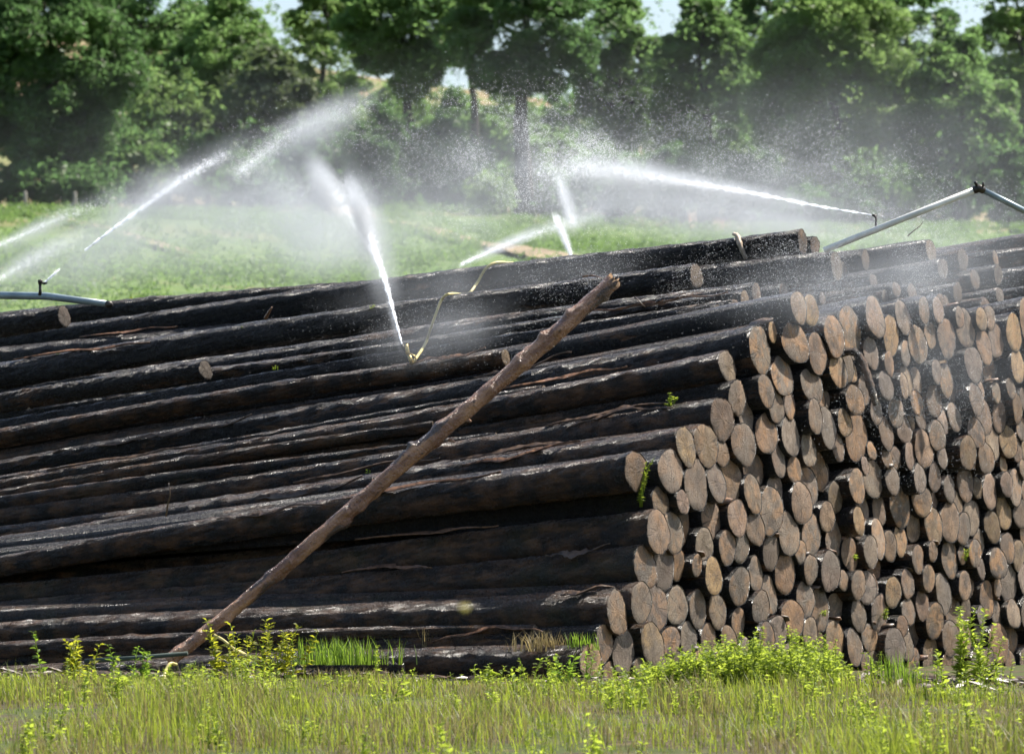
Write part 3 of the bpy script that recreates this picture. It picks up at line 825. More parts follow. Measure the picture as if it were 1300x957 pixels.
# small splinters and torn tops on a sample of ends
for r in random.sample([r for r in recs if r['role'] == 'face'], 44):
    rs = random.Random(int(r['u'] * 1e4))
    th = rs.uniform(.6, 2.4)
    rad = r['rad']
    base = Vector((-.02, math.cos(th) * rad, math.sin(th) * rad))
    pts = [base + Vector((-.14, 0, .004)), base + Vector((-.04, 0, .014)), base + Vector((rs.uniform(.02, .06), 0, rs.uniform(.0, .02)))]
    V = []
    for i, p in enumerate(pts):
        w = (.05, .045, .018)[i] * rs.uniform(.7, 1.2)
        for s in (-1, 0, 1): V.append((p.x, p.y + s * w * math.sin(th), p.z + .012 - abs(s) * .012 - s * w * math.cos(th)))
    ii = np.arange(9).reshape(3, 3)
    o = mk('bark_shred', V, np.stack([ii[:-1, :-1], ii[:-1, 1:], ii[1:, 1:], ii[1:, :-1]], -1).reshape(-1, 4), M_STRIP_RED if rs.random() < .5 else M_STRIP, r['obj'])
    sm = o.modifiers.new('thickness', 'SOLIDIFY'); sm.thickness = .008

# ------------------------------------------------------------------ trees
def leaves(centres, radii, count, size, rs, flat=.65, droop=.0):
    """rhombic leaf faces spread through clumps -> V, Q"""
    out = []
    for c, rad, n in zip(centres, radii, count):
        d = rs.normal(0, 1, (n, 3)); d /= np.linalg.norm(d, axis=1)[:, None]
        p = c + d * (rs.uniform(.25, 1, (n, 1)) ** .5) * rad * np.array([1, 1, flat])
        out.append(p)
    P = np.concatenate(out); n = len(P)
    a = rs.normal(0, 1, (n, 3)); a[:, 2] = a[:, 2] * .6 - droop; a /= np.linalg.norm(a, axis=1)[:, None]
    b = np.cross(a, rs.normal(0, 1, (n, 3))); b /= np.linalg.norm(b, axis=1)[:, None]
    s = size * rs.uniform(.6, 1.3, (n, 1))
    V = np.stack([P - a * s + b * s * .25, P + b * s * .75, P + a * s - b * s * .25], 1).reshape(-1, 3)
    return V, np.arange(3 * n).reshape(n, 3)
def tree(px, depth, top_y, bot_y, wpx, mat, label, seed, n_leaf=9000, flat=.55, name='tree', group='trees at the top of the field', leaf=.115, clumps=70, trunk_r=.28, hollow=.35, base_py=None):
    clumps = int(clumps * 1.7)
    rs = np.random.default_rng(seed)
    m = depth / F
    x = (px - 650) * m
    zg = float(terrain(x, depth))
    zt = CAM.z + (760 - top_y) * m; zb = CAM.z + (760 - bot_y) * m
    zb = max(zb, zg + .1)
    hw = wpx * m / 2
    cz, hz = (zt + zb) / 2, (zt - zb) / 2
    cs, rads = [], []
    while len(cs) < clumps:
        d = rs.normal(0, 1, 3); d /= np.linalg.norm(d)
        q = d * rs.uniform(hollow, 1.0) ** .6
        f = (q[2] + 1) / 2
        prof = math.sqrt(max(.05, 1 - abs(q[2]) ** 2.6)) * (1 - .25 * f)
        cs.append(np.array([x + d[0] * hw * prof * rs.uniform(hollow, 1.0) ** .6, depth + d[1] * hw * .9 * prof * rs.uniform(hollow, 1) ** .6, cz + q[2] * hz]))
        rads.append(rs.uniform(.09, .27) * min(hw, hz) * (1.1 - .3 * f))
    root = empty(name, (x, depth, zg))
    inv = Matrix.Translation((-x, -depth, -zg))
    cnt = [max(10, int(4.0 * n_leaf / clumps * (r / np.mean(rads)) ** 2)) for r in rads]
    V, Qd = leaves(cs, rads, cnt, leaf, rs, .4 + .5 * flat)
    nst = clumps * 14                                           # loose sprigs between the clumps
    sp_c = [np.array([x + rs.normal(0, hw * .42), depth + rs.normal(0, hw * .4), np.clip(cz + rs.normal(0, hz * .45), zb, zt)]) for _ in range(nst // 8)]
    V2, Q2 = leaves(sp_c, [rs.uniform(.25, .7) for _ in sp_c], [18] * len(sp_c), leaf, rs, .8)
    V, Qd = np.concatenate([V, V2]), np.concatenate([Qd, Q2 + len(V)])
    V = V - np.array([x, depth, zg])
    V[:, 2] = np.maximum(V[:, 2], .02)
    mk('crown', V, Qd, mat, root, smooth=False)
    # trunk and limbs
    H = zt - zg
    tp = [Vector((0, 0, -.2))]
    for k in range(1, 9):
        tp.append(Vector((.12 * math.sin(k * 1.3 + seed) * k / 4, .1 * math.cos(k * 1.7 + seed), H * .86 * k / 8)))
    parts = [tube(tp, [trunk_r * (1.25 if k == 0 else 1 - k / 9) for k in range(9)], 10)]
    order = sorted(range(len(cs)), key=lambda i: -rads[i])[:min(len(cs), 26)]
    for i in order:
        c = Vector(cs[i]) - Vector((x, depth, zg))
        zz = max(.12 * H, min(c.z - .25 * math.hypot(c.x, c.y), H * .8))
        k = min(7, max(0, int(zz / (H * .86) * 8)))
        s = tp[k].lerp(tp[k + 1], .5)
        mid = s.lerp(c, .5) + Vector((0, 0, .12 * (c - s).length))
        r0 = max(.03, trunk_r * .42 * (1 - k / 10))
        parts.append(tube([s, mid, c], [r0, r0 * .6, .015], 6))
    Vt, Ft = merge(parts)
    mk('trunk', Vt, Ft, M_TRUNK, root)
    tag(root, label, 'bush' if name == 'bush' else 'tree', group)
    return root
G1 = 'trees at the top of the field'
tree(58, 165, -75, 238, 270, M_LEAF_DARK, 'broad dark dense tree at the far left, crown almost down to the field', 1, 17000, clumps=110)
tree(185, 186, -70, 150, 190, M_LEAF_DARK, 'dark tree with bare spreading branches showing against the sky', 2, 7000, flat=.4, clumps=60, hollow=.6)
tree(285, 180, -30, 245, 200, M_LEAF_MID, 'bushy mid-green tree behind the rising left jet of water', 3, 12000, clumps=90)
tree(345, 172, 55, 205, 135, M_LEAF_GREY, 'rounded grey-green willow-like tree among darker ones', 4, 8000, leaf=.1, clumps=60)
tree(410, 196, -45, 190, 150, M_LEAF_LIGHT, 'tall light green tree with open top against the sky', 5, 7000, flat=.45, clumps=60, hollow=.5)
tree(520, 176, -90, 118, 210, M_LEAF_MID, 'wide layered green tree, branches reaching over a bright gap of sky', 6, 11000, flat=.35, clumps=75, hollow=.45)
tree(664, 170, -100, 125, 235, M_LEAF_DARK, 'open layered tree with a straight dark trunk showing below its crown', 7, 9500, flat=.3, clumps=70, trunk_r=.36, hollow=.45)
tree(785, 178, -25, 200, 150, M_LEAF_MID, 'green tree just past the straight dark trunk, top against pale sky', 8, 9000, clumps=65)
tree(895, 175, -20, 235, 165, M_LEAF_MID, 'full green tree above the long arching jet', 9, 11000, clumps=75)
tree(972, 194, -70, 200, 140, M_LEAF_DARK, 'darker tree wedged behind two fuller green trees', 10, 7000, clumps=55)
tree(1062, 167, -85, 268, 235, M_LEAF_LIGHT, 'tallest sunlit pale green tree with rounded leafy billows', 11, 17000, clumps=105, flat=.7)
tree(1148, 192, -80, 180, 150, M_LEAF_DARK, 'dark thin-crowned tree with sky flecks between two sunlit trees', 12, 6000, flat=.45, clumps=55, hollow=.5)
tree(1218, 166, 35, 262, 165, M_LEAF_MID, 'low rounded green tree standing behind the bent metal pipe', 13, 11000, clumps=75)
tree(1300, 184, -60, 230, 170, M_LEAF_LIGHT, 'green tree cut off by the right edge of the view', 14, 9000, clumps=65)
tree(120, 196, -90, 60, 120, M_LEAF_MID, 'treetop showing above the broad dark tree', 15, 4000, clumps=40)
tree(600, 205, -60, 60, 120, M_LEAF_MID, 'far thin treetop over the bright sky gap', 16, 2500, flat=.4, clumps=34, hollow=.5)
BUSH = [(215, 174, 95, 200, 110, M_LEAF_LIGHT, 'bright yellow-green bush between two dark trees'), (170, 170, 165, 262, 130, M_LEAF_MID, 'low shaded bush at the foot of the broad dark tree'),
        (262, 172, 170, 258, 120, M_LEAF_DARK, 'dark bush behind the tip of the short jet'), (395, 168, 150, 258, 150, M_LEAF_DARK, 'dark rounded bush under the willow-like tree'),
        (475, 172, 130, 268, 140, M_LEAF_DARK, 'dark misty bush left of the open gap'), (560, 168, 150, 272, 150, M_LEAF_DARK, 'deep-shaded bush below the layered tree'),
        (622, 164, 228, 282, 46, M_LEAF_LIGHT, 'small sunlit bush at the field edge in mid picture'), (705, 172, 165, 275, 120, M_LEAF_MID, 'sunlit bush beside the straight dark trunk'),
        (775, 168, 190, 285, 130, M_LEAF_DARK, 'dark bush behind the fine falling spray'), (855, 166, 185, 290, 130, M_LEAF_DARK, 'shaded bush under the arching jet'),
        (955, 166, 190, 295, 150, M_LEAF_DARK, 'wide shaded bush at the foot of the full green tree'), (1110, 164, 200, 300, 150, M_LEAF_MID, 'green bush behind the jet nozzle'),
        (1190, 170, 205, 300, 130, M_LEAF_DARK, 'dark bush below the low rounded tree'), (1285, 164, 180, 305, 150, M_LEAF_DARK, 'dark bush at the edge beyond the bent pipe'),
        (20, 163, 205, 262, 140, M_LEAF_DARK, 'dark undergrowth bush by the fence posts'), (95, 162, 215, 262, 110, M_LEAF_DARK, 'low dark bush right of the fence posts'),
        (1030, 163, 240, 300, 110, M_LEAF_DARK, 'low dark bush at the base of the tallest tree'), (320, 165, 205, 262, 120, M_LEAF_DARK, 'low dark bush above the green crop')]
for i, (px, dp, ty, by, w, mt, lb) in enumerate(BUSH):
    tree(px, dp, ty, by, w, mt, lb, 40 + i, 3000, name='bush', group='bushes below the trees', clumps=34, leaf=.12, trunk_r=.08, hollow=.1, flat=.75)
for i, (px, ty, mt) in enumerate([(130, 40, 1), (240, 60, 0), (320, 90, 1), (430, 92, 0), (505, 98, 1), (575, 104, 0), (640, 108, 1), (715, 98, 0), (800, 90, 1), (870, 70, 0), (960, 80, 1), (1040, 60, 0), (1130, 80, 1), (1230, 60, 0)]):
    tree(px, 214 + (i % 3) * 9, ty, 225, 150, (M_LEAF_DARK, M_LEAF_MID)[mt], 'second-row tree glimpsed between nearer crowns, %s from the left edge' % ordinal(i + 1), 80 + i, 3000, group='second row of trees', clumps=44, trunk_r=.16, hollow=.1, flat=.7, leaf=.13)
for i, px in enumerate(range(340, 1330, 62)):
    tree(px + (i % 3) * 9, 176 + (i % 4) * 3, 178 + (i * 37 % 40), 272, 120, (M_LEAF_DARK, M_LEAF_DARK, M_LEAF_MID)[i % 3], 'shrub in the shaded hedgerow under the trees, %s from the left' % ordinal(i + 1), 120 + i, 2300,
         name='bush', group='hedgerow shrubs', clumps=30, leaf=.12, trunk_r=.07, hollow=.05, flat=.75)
for i, (px, py) in enumerate([(33, 262), (96, 264)]):
    p = at(px, 0, 158); z = float(terrain(p.x, 158))
    V, Fs = tube([(0, 0, -.2), (0, 0, .95), (0, 0, 1.0)], [.06, .06, .03], 8)
    o = mk('fence_post', V, Fs, M_POST); o.location = (p.x, 158, z)
    tag(o, ['grey wooden fence post under the broad dark tree, nearest the picture edge', 'grey wooden fence post in shade, second from the picture edge'][i], 'fence post', 'fence posts at the field edge')

# crop on the field
def crop():
    rs = np.random.default_rng(21)
    n = 5200
    y = rs.uniform(84, 163, n)
    x = rs.uniform(-1, 1, n) * (y * .105 + 3)
    keep = rs.uniform(0, 1, n) < (.55 + .45 * np.sin(x * 1.1 + np.sin(y * .3) * 2))
    pa = np.array(PATHS)
    for k in range(0, n, 500):                                  # leave the paths clear
        sl = slice(k, k + 500)
        dd = np.hypot(x[sl, None] - pa[None, :, 0], y[sl, None] - pa[None, :, 1])
        keep[sl] &= ~(dd < pa[None, :, 2] * 1.15).any(1)
    x, y = x[keep], y[keep]
    z = terrain(x, y)
    cs = np.stack([x, y, z + .22], -1)
    V, Qd = leaves(cs, rs.uniform(.25, .5, len(cs)), np.full(len(cs), 60), .056, rs, .5)
    tag(mk('crop_plants', V, Qd, M_CROP, smooth=False), 'low leafy green crop plants covering the sloping field', 'crop', kind='stuff')
crop()

# ------------------------------------------------------------------ pipes, hoses, sprinklers
def pipe_right():
    root = empty('bent_pipe', at(1045, 318, 41.2))
    inv = root.matrix_world.copy(); inv.translation = root.location
    def w(p): return p - root.location
    a, b, c = at(1046, 318, 41.2), at(1243, 239, 41.0), at(1345, 290, 41.4)
    tube_obj('pipe', [w(a), w(a.lerp(b, .5)), w(b)], .026, M_ALU, root, 18)
    tube_obj('pipe', [w(b), w(b.lerp(c, .5)), w(c)], .024, M_PIPE, root, 18)
    ab, bc = (b - a).normalized(), (c - b).normalized()
    tube_obj('coupling', [w(b - ab * .05), w(b - ab * .04), w(b), w(b + bc * .04), w(b + bc * .05)], [.026, .032, .034, .032, .026], M_DARKMETAL, root, 16)
    tube_obj('clamp', [w(b + Vector((-.02, -.02, .02))), w(b + Vector((-.035, -.03, .05)))], .012, M_DARKMETAL, root, 8)
    tube_obj('clamp', [w(b + Vector((.03, -.02, .01))), w(b + Vector((.03, -.03, .045)))], .01, M_DARKMETAL, root, 8)
    tag(root, 'bent pale metal water pipe rising to a joint above the crest', 'pipe')
pipe_right()
def pipe_left():
    a, b, c = at(-60, 374, 42.0), at(60, 376, 41.7), at(136, 386, 41.4)
    root = empty('water_pipe', a)
    w = lambda p: p - a
    tube_obj('pipe', [w(a), w(b), w(c)], [.032, .031, .026], M_PIPE, root, 18)
    d = (c - b).normalized()
    tube_obj('end_cap', [w(c), w(c + d * .02), w(c + d * .05)], [.03, .03, .018], M_DARKMETAL, root, 14)
    tag(root, 'blue-grey water pipe lying across the log tops beside a small sprinkler', 'pipe')
    # riser sprinkler on the pipe
    b2 = at(51, 375, 41.7)
    r = empty('sprinkler', b2)
    w = lambda p: p - b2
    tube_obj('riser', [w(b2), w(at(51, 368, 41.7)), w(at(51, 360, 41.7))], [.018, .012, .012], M_DARKMETAL, r, 10)
    tube_obj('head', [w(at(51, 361, 41.7)), w(at(51, 357, 41.7)), w(at(50.5, 355, 41.7))], [.015, .022, .014], M_DARKMETAL, r, 10)
    tube_obj('nozzle', [w(at(51, 358, 41.7)), w(at(55, 360, 41.7))], [.012, .008], M_DARKMETAL, r, 8)
    tube_obj('arm', [w(at(55, 360, 41.65)), w(at(60, 359.5, 41.65))], [.012, .006], M_DARKMETAL, r, 8)
    tag(r, 'small dark riser sprinkler standing on the blue-grey pipe', 'sprinkler')
pipe_left()
def sprinkler_mid():
    rr = FR[15]
    p, rad, c = on_log(FR[14], 518, .9)
    D = p.y - .10
    root = empty('brass_sprinkler', at(524, 463, D))
    w = lambda x, y, dd=0: at(x, y, D + dd) - root.location
    tube_obj('base', [w(524, 463), w(521, 456), w(519, 450)], [.016, .018, .013], M_BRASS, root, 12)
    tube_obj('body', [w(519, 451), w(517, 446), w(516, 440), w(516, 437)], [.013, .02, .017, .012], M_BRASS, root, 12)
    tube_obj('arm', spline([w(520, 449, -.02), w(526, 452, -.03), w(528, 458, -.02), w(524, 461, -.01)], 5), .007, M_BRASS, root, 8)
    tube_obj('nozzle', [w(516, 446), w(512, 441), w(510, 437)], [.015, .013, .010], M_DARKMETAL, root, 10)
    tag(root, 'brass impact sprinkler between wet logs, shooting a jet up and left', 'sprinkler')
    return D
DS = sprinkler_mid()
def hose():
    p20, p21, p15 = on_log(FR[20], 600, .9)[0], on_log(FR[23], 640, 1.2)[0], on_log(FR[15], 545, .9)[0]
    dy = lambda r, px, th: on_log(FR[r], px, th)[0].y - .12
    pts = [at(526, 458, DS), at(540, 436, dy(15, 541, 1.0)), at(550, 408, dy(20, 550, -.3) - .02), at(561, 380, dy(20, 561, .8)), at(572, 373, dy(20, 572, 1.2)), at(588, 374, dy(21, 588, .8)),
           at(597, 371, dy(21, 597, .9)), at(607, 357, dy(23, 607, .2)), at(617, 341, dy(23, 617, .9)), at(630, 333.5, dy(23, 630, 1.4) + .05), at(652, 334, dy(23, 652, 1.5) + .3)]
    tube_obj('hose', spline(pts, 10), .0115, M_HOSE, None, 10)
    o = COL.objects[-1]
    return tag(o, 'thin yellow hose winding over the logs from the brass sprinkler', 'hose')
hose()
def nozzle_right():
    r = empty('jet_nozzle', at(1112, 292, 43.4))
    w = lambda x, y: at(x, y, 43.4) - r.location
    tube_obj('riser', [w(1112, 296), w(1112, 284), w(1112, 274)], [.012, .010, .010], M_DARKMETAL, r, 8)
    tube_obj('nozzle', [w(1113, 275), w(1110, 274), w(1107, 273)], [.014, .012, .008], M_DARKMETAL, r, 8)
    tag(r, 'small dark sprinkler nozzle at the source of the long arching jet', 'sprinkler')
nozzle_right()
def low_hoses():
    d = 36.55
    o = tube_obj('hose', spline([at(268, 845, d), at(285, 835, d - .03), at(300, 826, d), at(316, 833, d + .05), at(330, 840, d + .1)], 8), .011, M_HOSE)
    tag(o, 'yellow hose looping through weeds beside the foot of the leaning pole', 'hose')
    o = tube_obj('hose', spline([at(272, 806, d + .1), at(283, 812, d + .05), at(298, 824, d), at(314, 833, d - .05)], 8), .010, M_HOSE)
    tag(o, 'yellow hose end slanting down from the weeds near the pole foot', 'hose')
    o = tube_obj('hose', spline([at(208, 868, d - .5), at(210, 852, d - .4), at(216, 842, d - .35), at(224, 843, d - .3)], 8), .011, M_HOSE)
    tag(o, 'pale hose bent over the very foot of the leaning pole', 'hose')
    o = tube_obj('ground_pipe', [at(108, 839, d + .2), at(170, 835, d + .1), at(238, 829, d)], [.018, .017, .016], M_GREENPIPE, None, 12)
    tag(o, 'dull green pipe lying on the ground against the lowest logs', 'pipe')
low_hoses()

# ------------------------------------------------------------------ water: jets, drops, mist
OCT = np.array([[1, 1, 1], [-1, -1, 1], [-1, 1, -1], [1, -1, -1.0]]) * .75
OCF = np.array([[0, 2, 1], [0, 1, 3], [0, 3, 2], [1, 2, 3]])
def drops(name, P, rad, parent=None):
    n = len(P)
    V = (P[:, None, :] + OCT[None] * rad[:, None, None]).reshape(-1, 3)
    Fc = (OCF[None] + (np.arange(n) * 4)[:, None, None]).reshape(-1, 3)
    o = mk(name, V, Fc, M_WATER, parent)
    o['kind'] = 'stuff'
    return o
def ico(sub=3):
    import bmesh
    bm = bmesh.new(); bmesh.ops.create_icosphere(bm, subdivisions=sub, radius=1)
    me = bpy.data.meshes.new('mist'); bm.to_mesh(me); bm.free()
    return me
MISTS = {}
def mist(parent, ctr, half, ang, dens, nscale=1.4, pw=1.5):
    """ellipsoid puff: ctr=(px,py,depth), half=(rx px, ry px, rdepth m), ang = tilt in the picture (deg, counter-clockwise)"""
    key = (dens, nscale, pw)
    if key not in MISTS:
        me = ico(); me.materials.append(mat_mist('mist_%d' % len(MISTS), dens, nscale, pw)); MISTS[key] = me
    o = bpy.data.objects.new('mist', MISTS[key]); COL.objects.link(o)
    c = at(*ctr); m = ctr[2] / F
    M = Matrix.Translation(c) @ Matrix.Rotation(R(-ang), 4, 'Y') @ Matrix.Diagonal((half[0] * m, half[2], half[1] * m, 1))
    o.parent = parent
    o.matrix_world = M
    if parent:
        o.matrix_parent_inverse = Matrix.Identity(4)
        o.matrix_basis = Matrix.Translation(-parent.location) @ M
    o['kind'] = 'stuff'
    return o
def jet(label, path, widths, n, size=(.0022, .0042), bias=1.0, seed=0, puffs=(), tail=0):
    """path: [(px,py,depth)], widths: spread (sigma, px) along it"""
    rs = np.random.default_rng(300 + seed)
    P = [at(*p) for p in path]
    S = spline(P, 16)
    base = S[0]
    root = empty('water_jet', base)
    t = rs.beta(1.05, 1.5, n)
    S_ = np.array([tuple(s) for s in S]); W = np.interp(np.linspace(0, 1, len(S)), np.linspace(0, 1, len(widths)), widths)
    i = t * (len(S) - 1); k = np.clip(i.astype(int), 0, len(S) - 2); f = (i - k)[:, None]
    p = S_[k] * (1 - f) + S_[k + 1] * f
    sg = (W[k] * (.8 + .5 * t) * path[0][2] / F)[:, None]
    g = rs.normal(0, 1, (n, 3)) * np.array([1, 1.3, 1])
    clump = .75 + .5 * np.sin(t * 60 + seed)[:, None] * np.sin(t * 137)[:, None]
    p = p + g * sg * clump
    p[:, 2] -= np.abs(rs.normal(0, 1, n)) * sg[:, 0] * .8 * t
    rad = rs.uniform(size[0], size[1], n) * .72
    drops('droplets', p - np.array(tuple(base)), rad, root)
    for q in puffs: mist(root, *q)
    tag(root, label, 'water jet', 'jets of water over the log pile')
    return root
JETS = True
if JETS:
    jet('bright jet rising from lower left across the dark trees, pointed at its lower tip', [(108, 318, 46), (150, 286, 46), (200, 250, 46), (245, 217, 46), (293, 191, 46)], (.7, 1.5, 2.4, 3.6, 4.5), 7000, seed=1,
        puffs=[((215, 243, 46), (110, 20, .5), 34, 1.5), ((250, 245, 46.3), (130, 60, .8), 30, .55)])
    jet('fan of drops carrying on up to the brightest tip left of mid picture', [(300, 222, 46.5), (345, 186, 46.5), (400, 152, 46.5), (478, 124, 46.5)], (8, 10, 9, 7), 6500, seed=2, size=(.0016, .0032),
        puffs=[((400, 160, 46.5), (115, 34, .6), 28, 1.1), ((330, 225, 46.8), (150, 75, 1.0), 25, .5)])
    jet('tall jet from the brass sprinkler, white and spreading as it climbs', [(510, 436, DS), (501, 402, DS + .2), (490, 360, DS + .5), (474, 312, DS + .8), (457, 262, DS + 1.1), (436, 224, DS + 1.4)], (.6, 1.1, 2.0, 3.4, 5.5, 7), 11000, seed=3, bias=.8,
        puffs=[((462, 280, DS + 1), (75, 16, .5), 108, 4.0), ((470, 300, DS + 1), (120, 34, .7), 106, .9), ((500, 410, DS + .2), (46, 7, .15), 104, 2.2)])
    jet('short-lived puff of spray topping out left of the tall jet', [(478, 330, DS + 1.2), (452, 285, DS + 1.5), (425, 240, DS + 1.8), (401, 205, DS + 2)], (2.5, 6, 8, 5), 4500, seed=4, size=(.0016, .003),
        puffs=[((415, 240, DS + 2), (66, 24, .6), 118, 2.2), ((395, 285, DS + 2.3), (110, 85, 1.2), 0, .55)])
    jet('long arching jet shot leftward from the nozzle by the bent pipe', [(1106, 273, 43.4), (1040, 262, 43.6), (960, 246, 43.8), (880, 232, 44), (800, 219, 44.2), (730, 213, 44.4), (655, 215, 44.6)], (.5, 1.0, 1.8, 3.2, 5, 7, 9), 11000, seed=5, bias=.9,
        puffs=[((930, 242, 43.9), (190, 16, .4), -10, 2.2), ((770, 219, 44.3), (150, 24, .6), -4, 1.5), ((850, 262, 44.2), (250, 55, .9), -6, .6), ((1000, 285, 43.9), (180, 34, .8), -8, .5)])
    jet('small upright jet behind the crest, leaning slightly', [(726, 326, 46), (719, 308, 46), (711, 287, 46), (704, 271, 46)], (1.3, 2, 2.6, 3), 3500, seed=6, puffs=[((715, 298, 46), (36, 8, .3), 112, 4.0)])
    jet('faint spray column standing above the small upright jet', [(728, 285, 47), (720, 262, 47), (714, 240, 47), (708, 222, 47)], (5, 5, 4, 3), 2500, seed=7, size=(.0016, .003), puffs=[((719, 255, 47), (48, 13, .4), 108, 2.2)])
    jet('thin low jet slanting up over the field to meet the upright one', [(585, 336, 48), (620, 320, 48), (660, 303, 48), (710, 285, 48), (765, 266, 48)], (2, 2.6, 3, 4, 6), 4000, seed=8, puffs=[((650, 307, 48), (90, 11, .4), 24, 2.2), ((730, 280, 48), (70, 22, .5), 22, .9)])
    jet('pale streak of spray entering from the left edge, upper', [(-15, 318, 47), (30, 297, 47), (70, 278, 47), (120, 258, 47), (200, 232, 47)], (3, 3.5, 5, 8, 12), 4000, seed=9, size=(.0016, .003), puffs=[((60, 285, 47), (110, 18, .4), 27, 1.5), ((170, 262, 47.2), (130, 50, .8), 25, .5)])
    jet('pale streak of spray entering from the left edge, lower', [(-15, 362, 46.5), (25, 338, 46.5), (70, 312, 46.5), (120, 290, 46.5)], (4, 5, 6, 9), 3000, seed=10, size=(.0016, .003), puffs=[((50, 325, 46.5), (110, 22, .4), 30, 1.1)])
    jet('tiny straight squirt from the riser sprinkler', [(57, 358.5, 41.65), (64, 352, 41.65), (70, 346.5, 41.65), (76, 341, 41.65)], (.5, .7, .7, .6), 900, seed=11)
    # drifting drizzle
    def cloud(label, boxes, seed, size):
        rs = np.random.default_rng(seed)
        Ps = []
        for (x0, x1, y0, y1, d0, d1, n) in boxes:
            n = int(n * 1.35)
            x = rs.normal((x0 + x1) / 2, (x1 - x0) / 4.2, n); y = rs.normal((y0 + y1) / 2, (y1 - y0) / 4.2, n); d = rs.uniform(d0, d1, n)
            nn = np.array([mnoise.noise(Vector((a / 60, b / 45, seed))) for a, b in zip(x, y)])
            k = rs.uniform(-.45, .55, n) < nn * 1.3 + .12
            for a, b, c in zip(x[k], y[k], d[k]): Ps.append(tuple(at(a, b, c)))
        P = np.array(Ps)
        o = drops('spray', P, rs.uniform(size[0], size[1], len(P)) * .62 * P[:, 1] / 40)
        tag(o, label, 'spray')
        return o
    cloud('fine drifting drops of spray in front of the trees', [(430, 900, 100, 240, 41, 50, 17000), (640, 1180, 140, 300, 41, 47, 21000), (450, 800, 180, 310, 42, 50, 9000), (1000, 1300, 200, 330, 41, 46, 5000), (230, 480, 150, 330, 43, 50, 6000), (690, 800, 160, 240, 43, 45, 3500)], 91, (.0015, .0036))
    cloud('fine drops of spray falling over the crest logs', [(850, 1300, 280, 420, 36.5, 39.5, 22000), (560, 900, 300, 400, 38, 41, 3500), (380, 700, 360, 470, 38, 40, 2500), (1050, 1300, 400, 620, 34.5, 36, 4500)], 92, (.0013, .0028))
    hz = empty('spray_mist', at(700, 300, 46))
    for q in [((330, 250, 58), (600, 210, 5), 0, .012), ((800, 210, 58), (650, 230, 5), 0, .012), ((1200, 220, 56), (480, 230, 5), 0, .014), ((640, 225, 50), (330, 110, 2.2), 0, .08), ((930, 265, 47), (330, 80, 1.8), -4, .2), ((1060, 200, 49), (330, 120, 2), 0, .04), ((400, 300, 49), (330, 90, 1.8), 4, .35), ((130, 320, 49), (260, 70, 1.5), 15, .35),
              ((1180, 290, 45), (260, 70, 1.2), 0, .16), ((560, 420, DS - .6), (130, 55, .5), 15, .35), ((1130, 350, 37.4), (300, 80, .7), 6, .35), ((1220, 470, 35.6), (170, 120, .5), 0, .16), ((620, 360, 41.5), (260, 50, 1.0), 8, .16)]:
        mist(hz, *q)
    tag(hz, 'pale drifting mist of fine spray over and behind the pile', 'mist', kind='stuff')

# bark litter along the foot of the pile
def litter():
    rs = np.random.default_rng(31)
    V, Fc = [], []
    for k in range(700):
        px = rs.uniform(-20, 1320)
        base = at(px, 868, 36.6 + max(0, (740 - px)) / 740 * 1.6 - max(0, px - 740) / 560 * 0 - abs(rs.normal(0, .55)))
        if px > 740: base = at(px, 868, 35.6 - abs(rs.normal(0, .5)))
        z = float(terrain(base.x, base.y)) + rs.uniform(.0, .05)
        L_, W_ = rs.uniform(.02, .13), rs.uniform(.008, .03)
        a = rs.uniform(0, 6.28); d = np.array([math.cos(a), math.sin(a), rs.uniform(-.2, .3)]); q = np.array([-math.sin(a), math.cos(a), rs.uniform(-.3, .3)])
        c = np.array([base.x, base.y, z]); b = len(V)
        V += [c - d * L_ - q * W_, c - d * L_ + q * W_, c + d * L_ + q * W_ * .6, c + d * L_ - q * W_, c + np.array([0, 0, .012 + W_ * .3])]
        Fc += [(b, b + 1, b + 4), (b + 1, b + 2, b + 4), (b + 2, b + 3, b + 4), (b + 3, b, b + 4)]
    tag(mk('bark_litter', V, np.array(Fc), M_STRIP, smooth=False), 'brown bark litter strewn on the ground along the pile', 'bark', kind='stuff')
litter()

# ------------------------------------------------------------------ weeds, grass, sprouts
def leaf_quads(P, D, Lf, Wf, rs, fold=.25):
    """pointed leaves: base P, direction D, length, width -> 6 verts, 2 quads each (folded along the midrib)"""
    n = len(P)
    D = D / np.linalg.norm(D, axis=1)[:, None]
    side = np.cross(D, np.array([0, 0, 1.0]) + rs.normal(0, .35, (n, 3))); side /= np.linalg.norm(side, axis=1)[:, None]
    up = np.cross(side, D)
    Lf, Wf = Lf[:, None], Wf[:, None]
    tip = P + D * Lf - np.array([0, 0, 1.0]) * Lf * .18
    mid = P + D * Lf * .45
    V = np.stack([P, mid + side * Wf + up * Wf * fold, tip, mid - side * Wf + up * Wf * fold, mid], 1).reshape(-1, 3)
    b = np.arange(n)[:, None] * 5
    return V, np.concatenate([b + np.array([[0, 4, 1]]), b + np.array([[1, 4, 2]]), b + np.array([[0, 3, 4]]), b + np.array([[3, 2, 4]])])
